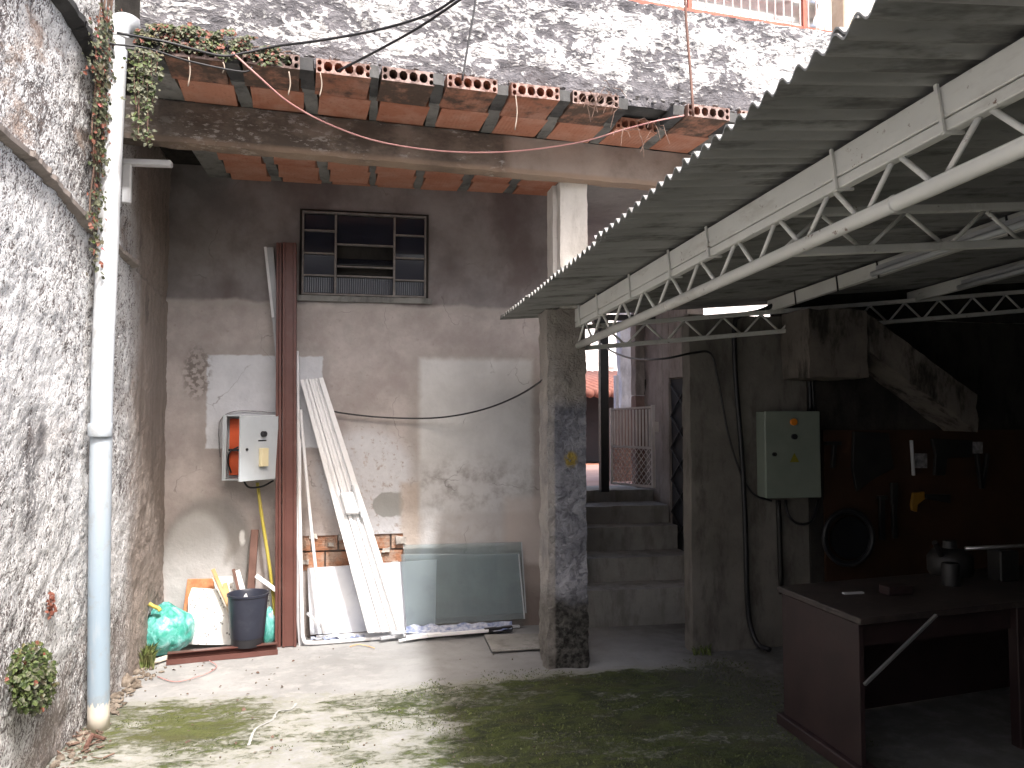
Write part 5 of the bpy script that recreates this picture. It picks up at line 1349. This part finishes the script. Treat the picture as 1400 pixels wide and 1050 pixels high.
# ------------------------------------------------------------------ plants
def leaf(m, p, sz, nrm, mi=0):
    nrm = V(nrm); d = V((random.uniform(-1, 1), random.uniform(-1, 1), random.uniform(-1.2, .4)))
    d = d - nrm * d.dot(nrm) * .7
    if d.length < .05: d = V((0, 0, -1))
    d.normalize(); s_ = d.cross(nrm + V((random.uniform(-.6, .6), random.uniform(-.6, .6), random.uniform(-.6, .6))))
    if s_.length < .05: return
    s_.normalize(); u = s_.cross(d); w_ = sz * random.uniform(.3, .48)
    vs = [p, p + d * sz * .35 + s_ * w_ + u * sz * .12, p + d * sz * .4, p + d * sz * .35 - s_ * w_ + u * sz * .12, p + d * sz * .8 + s_ * w_ * .55 + u * sz * .05, p + d * sz + u * -.05 * sz, p + d * sz * .8 - s_ * w_ * .55 + u * sz * .05]
    m.add(vs, [(0, 2, 1), (0, 3, 2), (1, 2, 5, 4), (2, 3, 6, 5)], mi)
def plant(name, lab, root, fol, stems, cat='plant'):
    t = thing(name, lab, cat, root)
    o = fol.build('foliage', ['leafgrey', 'leaf', 'leafred', 'flower'], t); o['kind'] = 'stuff'
    stems.build('stem', 'stem', t, 180)
# creeper up the left wall beside the pipe
f = MB(); s_ = MB()
for k in range(9):
    pts = []
    px = 148 + random.uniform(-14, 8)
    for py in range(-15, 390, 22):
        px2 = px - py * .05 + 6 * noise.noise(V((k * 3.1, py * .02, 0)))
        if py > 330 - k * 12: break
        pts.append(X(px2, py, LX + .03 + random.uniform(0, .03)))
    if len(pts) > 2: s_.tube(smooth_path(pts, 3), .0045, 5)
for i in range(1500):
    py = random.triangular(-15, 390, 60); w_ = 24 if py < 110 else 14; c0 = 146 - max(0, py - 40) * .045
    if noise.noise(V((py * .03, i * .001, 2))) < -.25: continue
    p = X(c0 + random.gauss(0, w_ * .42), py, LX + .03 + random.uniform(0, .07)); r_ = random.random()
    leaf(f, p, random.uniform(.014, .032), (1, -.6, .2), 0 if r_ < .72 else (1 if r_ < .80 else (2 if r_ < .99 else 3)))
plant('creeper', 'reddish creeper climbing the left wall beside the top of the downpipe', X(135, 385, LX + .03), f, s_)
# creeper on the slab edge
f = MB(); s_ = MB()
for i in range(3600):
    px = random.uniform(188, 392); top = 32 + max(0, px - 210) * .10 + 10 * noise.noise(V((px * .04, 0, 0))); bot = 62 + (px - 190) * .14 + 9 * noise.noise(V((px * .06, 4, 0)))
    if px > 330: top += (px - 330) * .35
    py = random.uniform(min(top, bot - 4), bot)
    if noise.noise(V((px * .05, py * .09, 7))) < -.18 + max(0, (px - 300) * .002): continue
    p = O(px, py, POF - .03 - random.uniform(0, .09)); r_ = random.random()
    leaf(f, p, random.uniform(.014, .030), (0, -1, .5), 0 if r_ < .62 else (1 if r_ < .85 else 2))
for k in range(12):
    px = 200 + k * 16; s_.tube(smooth_path([O(px, 62 + (px - 190) * .14, POF - .05), O(px + 10, 50 + (px - 190) * .12, POF - .06), O(px + 26, 46 + (px - 190) * .13, POF - .04)], 4), .004, 5)
plant('creeper', 'leafy grey green creeper spreading along the slab edge below the parapet', O(280, 80, POF - .05), f, s_)
# hanging strand
f = MB(); s_ = MB()
for k in range(6):
    x0_ = 184 + k * 6; ln = [150, 188, 120, 195, 140, 105][k]
    pts = [O(x0_ + 4 * noise.noise(V((k, q_ * .3, 0))), 70 + (ln - 70) * q_ / 5, OF - .06) for q_ in range(6)]
    s_.tube(smooth_path(pts, 3), .0035, 5)
    for i in range(int((ln - 70) * .75)):
        q_ = random.random(); a = pts[min(4, int(q_ * 5))].lerp(pts[min(5, int(q_ * 5) + 1)], random.random())
        leaf(f, a + V((random.gauss(0, .018), random.gauss(0, .015), 0)), random.uniform(.014, .030), (0, -1, .3), 0 if random.random() < .6 else 1)
plant('hanging_creeper', 'thin creeper strands hanging down left of the first clay block', O(195, 70, OF - .06), f, s_)
# bushy weed on the left wall
f = MB(); s_ = MB(); R0 = X(42, 985, LX)
for i in range(3200):
    px = random.gauss(43, 17); py = random.gauss(932, 26)
    if ((px - 43) / 33) ** 2 + ((py - 928) / (52 if py < 928 else 46)) ** 2 > 1 or (py < 905 and abs(px - 45) > 20 + (py - 880) * .4): continue
    if noise.noise(V((px * .11, py * .09, 3))) < -.22: continue
    p = X(px, py, LX + .02 + random.uniform(0, .12) * (1 - .5 * abs(px - 43) / 33)); r_ = random.random()
    leaf(f, p, random.triangular(.008, .034, .015), (1, -.7, .5), 1 if r_ < .62 else (0 if r_ < .985 else 2))
for k in range(10):
    a = X(43 + random.uniform(-8, 8), 940, LX); b = X(43 + random.uniform(-26, 26), 930 + random.uniform(-45, 30), LX + .08); s_.tube([a, a.lerp(b, .5) + V((.03, 0, .01)), b], .003, 5)
plant('wall_weed', 'bushy green weed growing from the foot of the left wall', X(43, 945, LX), f, s_)
f = MB(); s_ = MB()
for i in range(40):
    p = X(random.gauss(70, 2.5), random.uniform(810, 842), LX + .02 + random.uniform(0, .03)); leaf(f, p, .02, (1, -.7, .5), 2)
s_.tube([X(70, 845, LX), X(69, 825, LX + .03), X(68, 808, LX + .04)], .003, 5)
plant('dry_weed', 'small dry reddish weed on the left wall above the bushy weed', X(70, 845, LX), f, s_)
# tufts
def tuft(lab, px0, px1, py, n, hmin, hmax, yv, mats, spread=.14):
    t = thing('grass_tuft', lab, 'weed', G((px0 + px1) / 2, py)); m = MB()
    for i in range(n):
        p = G(random.uniform(px0, px1), py + random.uniform(-14, 4)); p.x = max(p.x, LX + .03); p.y = min(p.y, WY - .03); h = random.uniform(hmin, hmax); d = V((random.uniform(-1, 1), random.uniform(-1, 1), 0)) * h * .6; w_ = V((random.uniform(-1, 1), random.uniform(-1, 1), 0)).normalized() * random.uniform(.003, .007)
        a, b, c = p, p + d * .4 + V((0, 0, h * .65)), p + d + V((0, 0, h * random.uniform(.7, 1)))
        m.add([a - w_, a + w_, b + w_ * .8, b - w_ * .8, c], [(0, 1, 2, 3), (3, 2, 4)], 0)
    o = m.build('blades', mats, t); o['kind'] = 'stuff'
tuft('green grass tuft in the corner between downpipe and teal bag', 163, 210, 912, 420, .06, .17, 0, 'grass')
tuft('small weed tuft at the foot of the workshop wall', 945, 972, 893, 130, .03, .09, 0, 'grass')
tuft('low weeds in the debris at the foot of the left wall', 88, 138, 985, 160, .02, .06, 0, 'grass')
# loose rubble along the foot of the left wall
m = MB()
for i in range(240):
    yy = random.uniform(3.6, 5.5); x = LX + .03 + abs(random.gauss(0, .05)); r_ = random.triangular(.003, .022, .006)
    m.rock((x, yy, r_ * .3), r_, i)
for (px, py, r_) in ((170, 935, .05), (158, 953, .035), (186, 920, .032), (150, 972, .03), (178, 945, .022)):
    c = G(px, py); m.rock((c.x, c.y, r_ * .2), r_, px)
tag(m.build('rubble', 'soil', None, 40, 0, 'stuff'), 'loose mortar rubble along the foot of the left wall', 'rubble')
m = MB()
for i in range(110):
    p = G(random.uniform(205, 1000), random.uniform(885, 1045)); r_ = random.uniform(.003, .008); m.rock((p.x, p.y, r_ * .3), r_ * .7, i)
tag(m.build('grit', 'soil', None, None, 0, 'stuff'), 'fine grit scattered over the yard floor', 'grit')
# moss standing proud of the concrete
m = MB(); cnt = 0
while cnt < 9000:
    x = random.uniform(-1.3, 2.5); y = random.uniform(3.2, 4.95)
    q_ = noise.noise(V((x * 1.6, y * 2.8, 0))) * .6 + noise.noise(V((x * 6, y * 9, 3))) * .4
    if q_ < .18 - .30 * min(1, max(0, (x - .1) / .6)) + max(0, y - 4.6) * .9: cnt += .05; continue
    h = random.uniform(.002, .006) if x < .3 else random.uniform(.003, .008); an = random.uniform(0, 6.28); d = V((cos(an), sin(an), 0)); sd = V((-d.y, d.x, 0)) * random.uniform(.002, .006); b0 = V((x, y, fract(V((x, y, 0)) * 1.5) * .008 - .004))
    m.add([b0 - sd, b0 + sd, b0 + d * h * 1.4 + V((0, 0, h + .003))], [(0, 1, 2)]); cnt += 1
tag(m.build('moss_tufts', 'moss', None, None, 0, 'stuff'), 'short green moss standing on the damp yard floor', 'moss')
m = MB()
for i in range(60):
    p = G(random.uniform(70, 145), random.uniform(985, 1040)); p.x = max(p.x, LX + .02); d = V((random.uniform(-1, 1), random.uniform(-1, 1), .15)) * random.uniform(.02, .06)
    m.tube([p + V((0, 0, .008)), p + d + V((0, 0, .008))], random.uniform(.002, .005), 5)
for i in range(45):
    p = G(random.uniform(90, 420), random.uniform(895, 1040)); p.x = max(p.x, LX + .05); p.z = .006; leaf(m, p, random.uniform(.012, .028), (0, 0, 1))
tag(m.build('twig_litter', 'stem', None, None, 0, 'stuff'), 'dry twig litter at the foot of the left wall', 'litter')
a, b, c = G(117, 1022, .015), G(126, 1005, .03), G(143, 1010, .015); m = MB(); m.tube([a, b, c], [.012, .013, .008], 6)
tag(m.build('broken_stick', 'woodbrown', None), 'broken brown stick on the floor below the downpipe', 'stick')
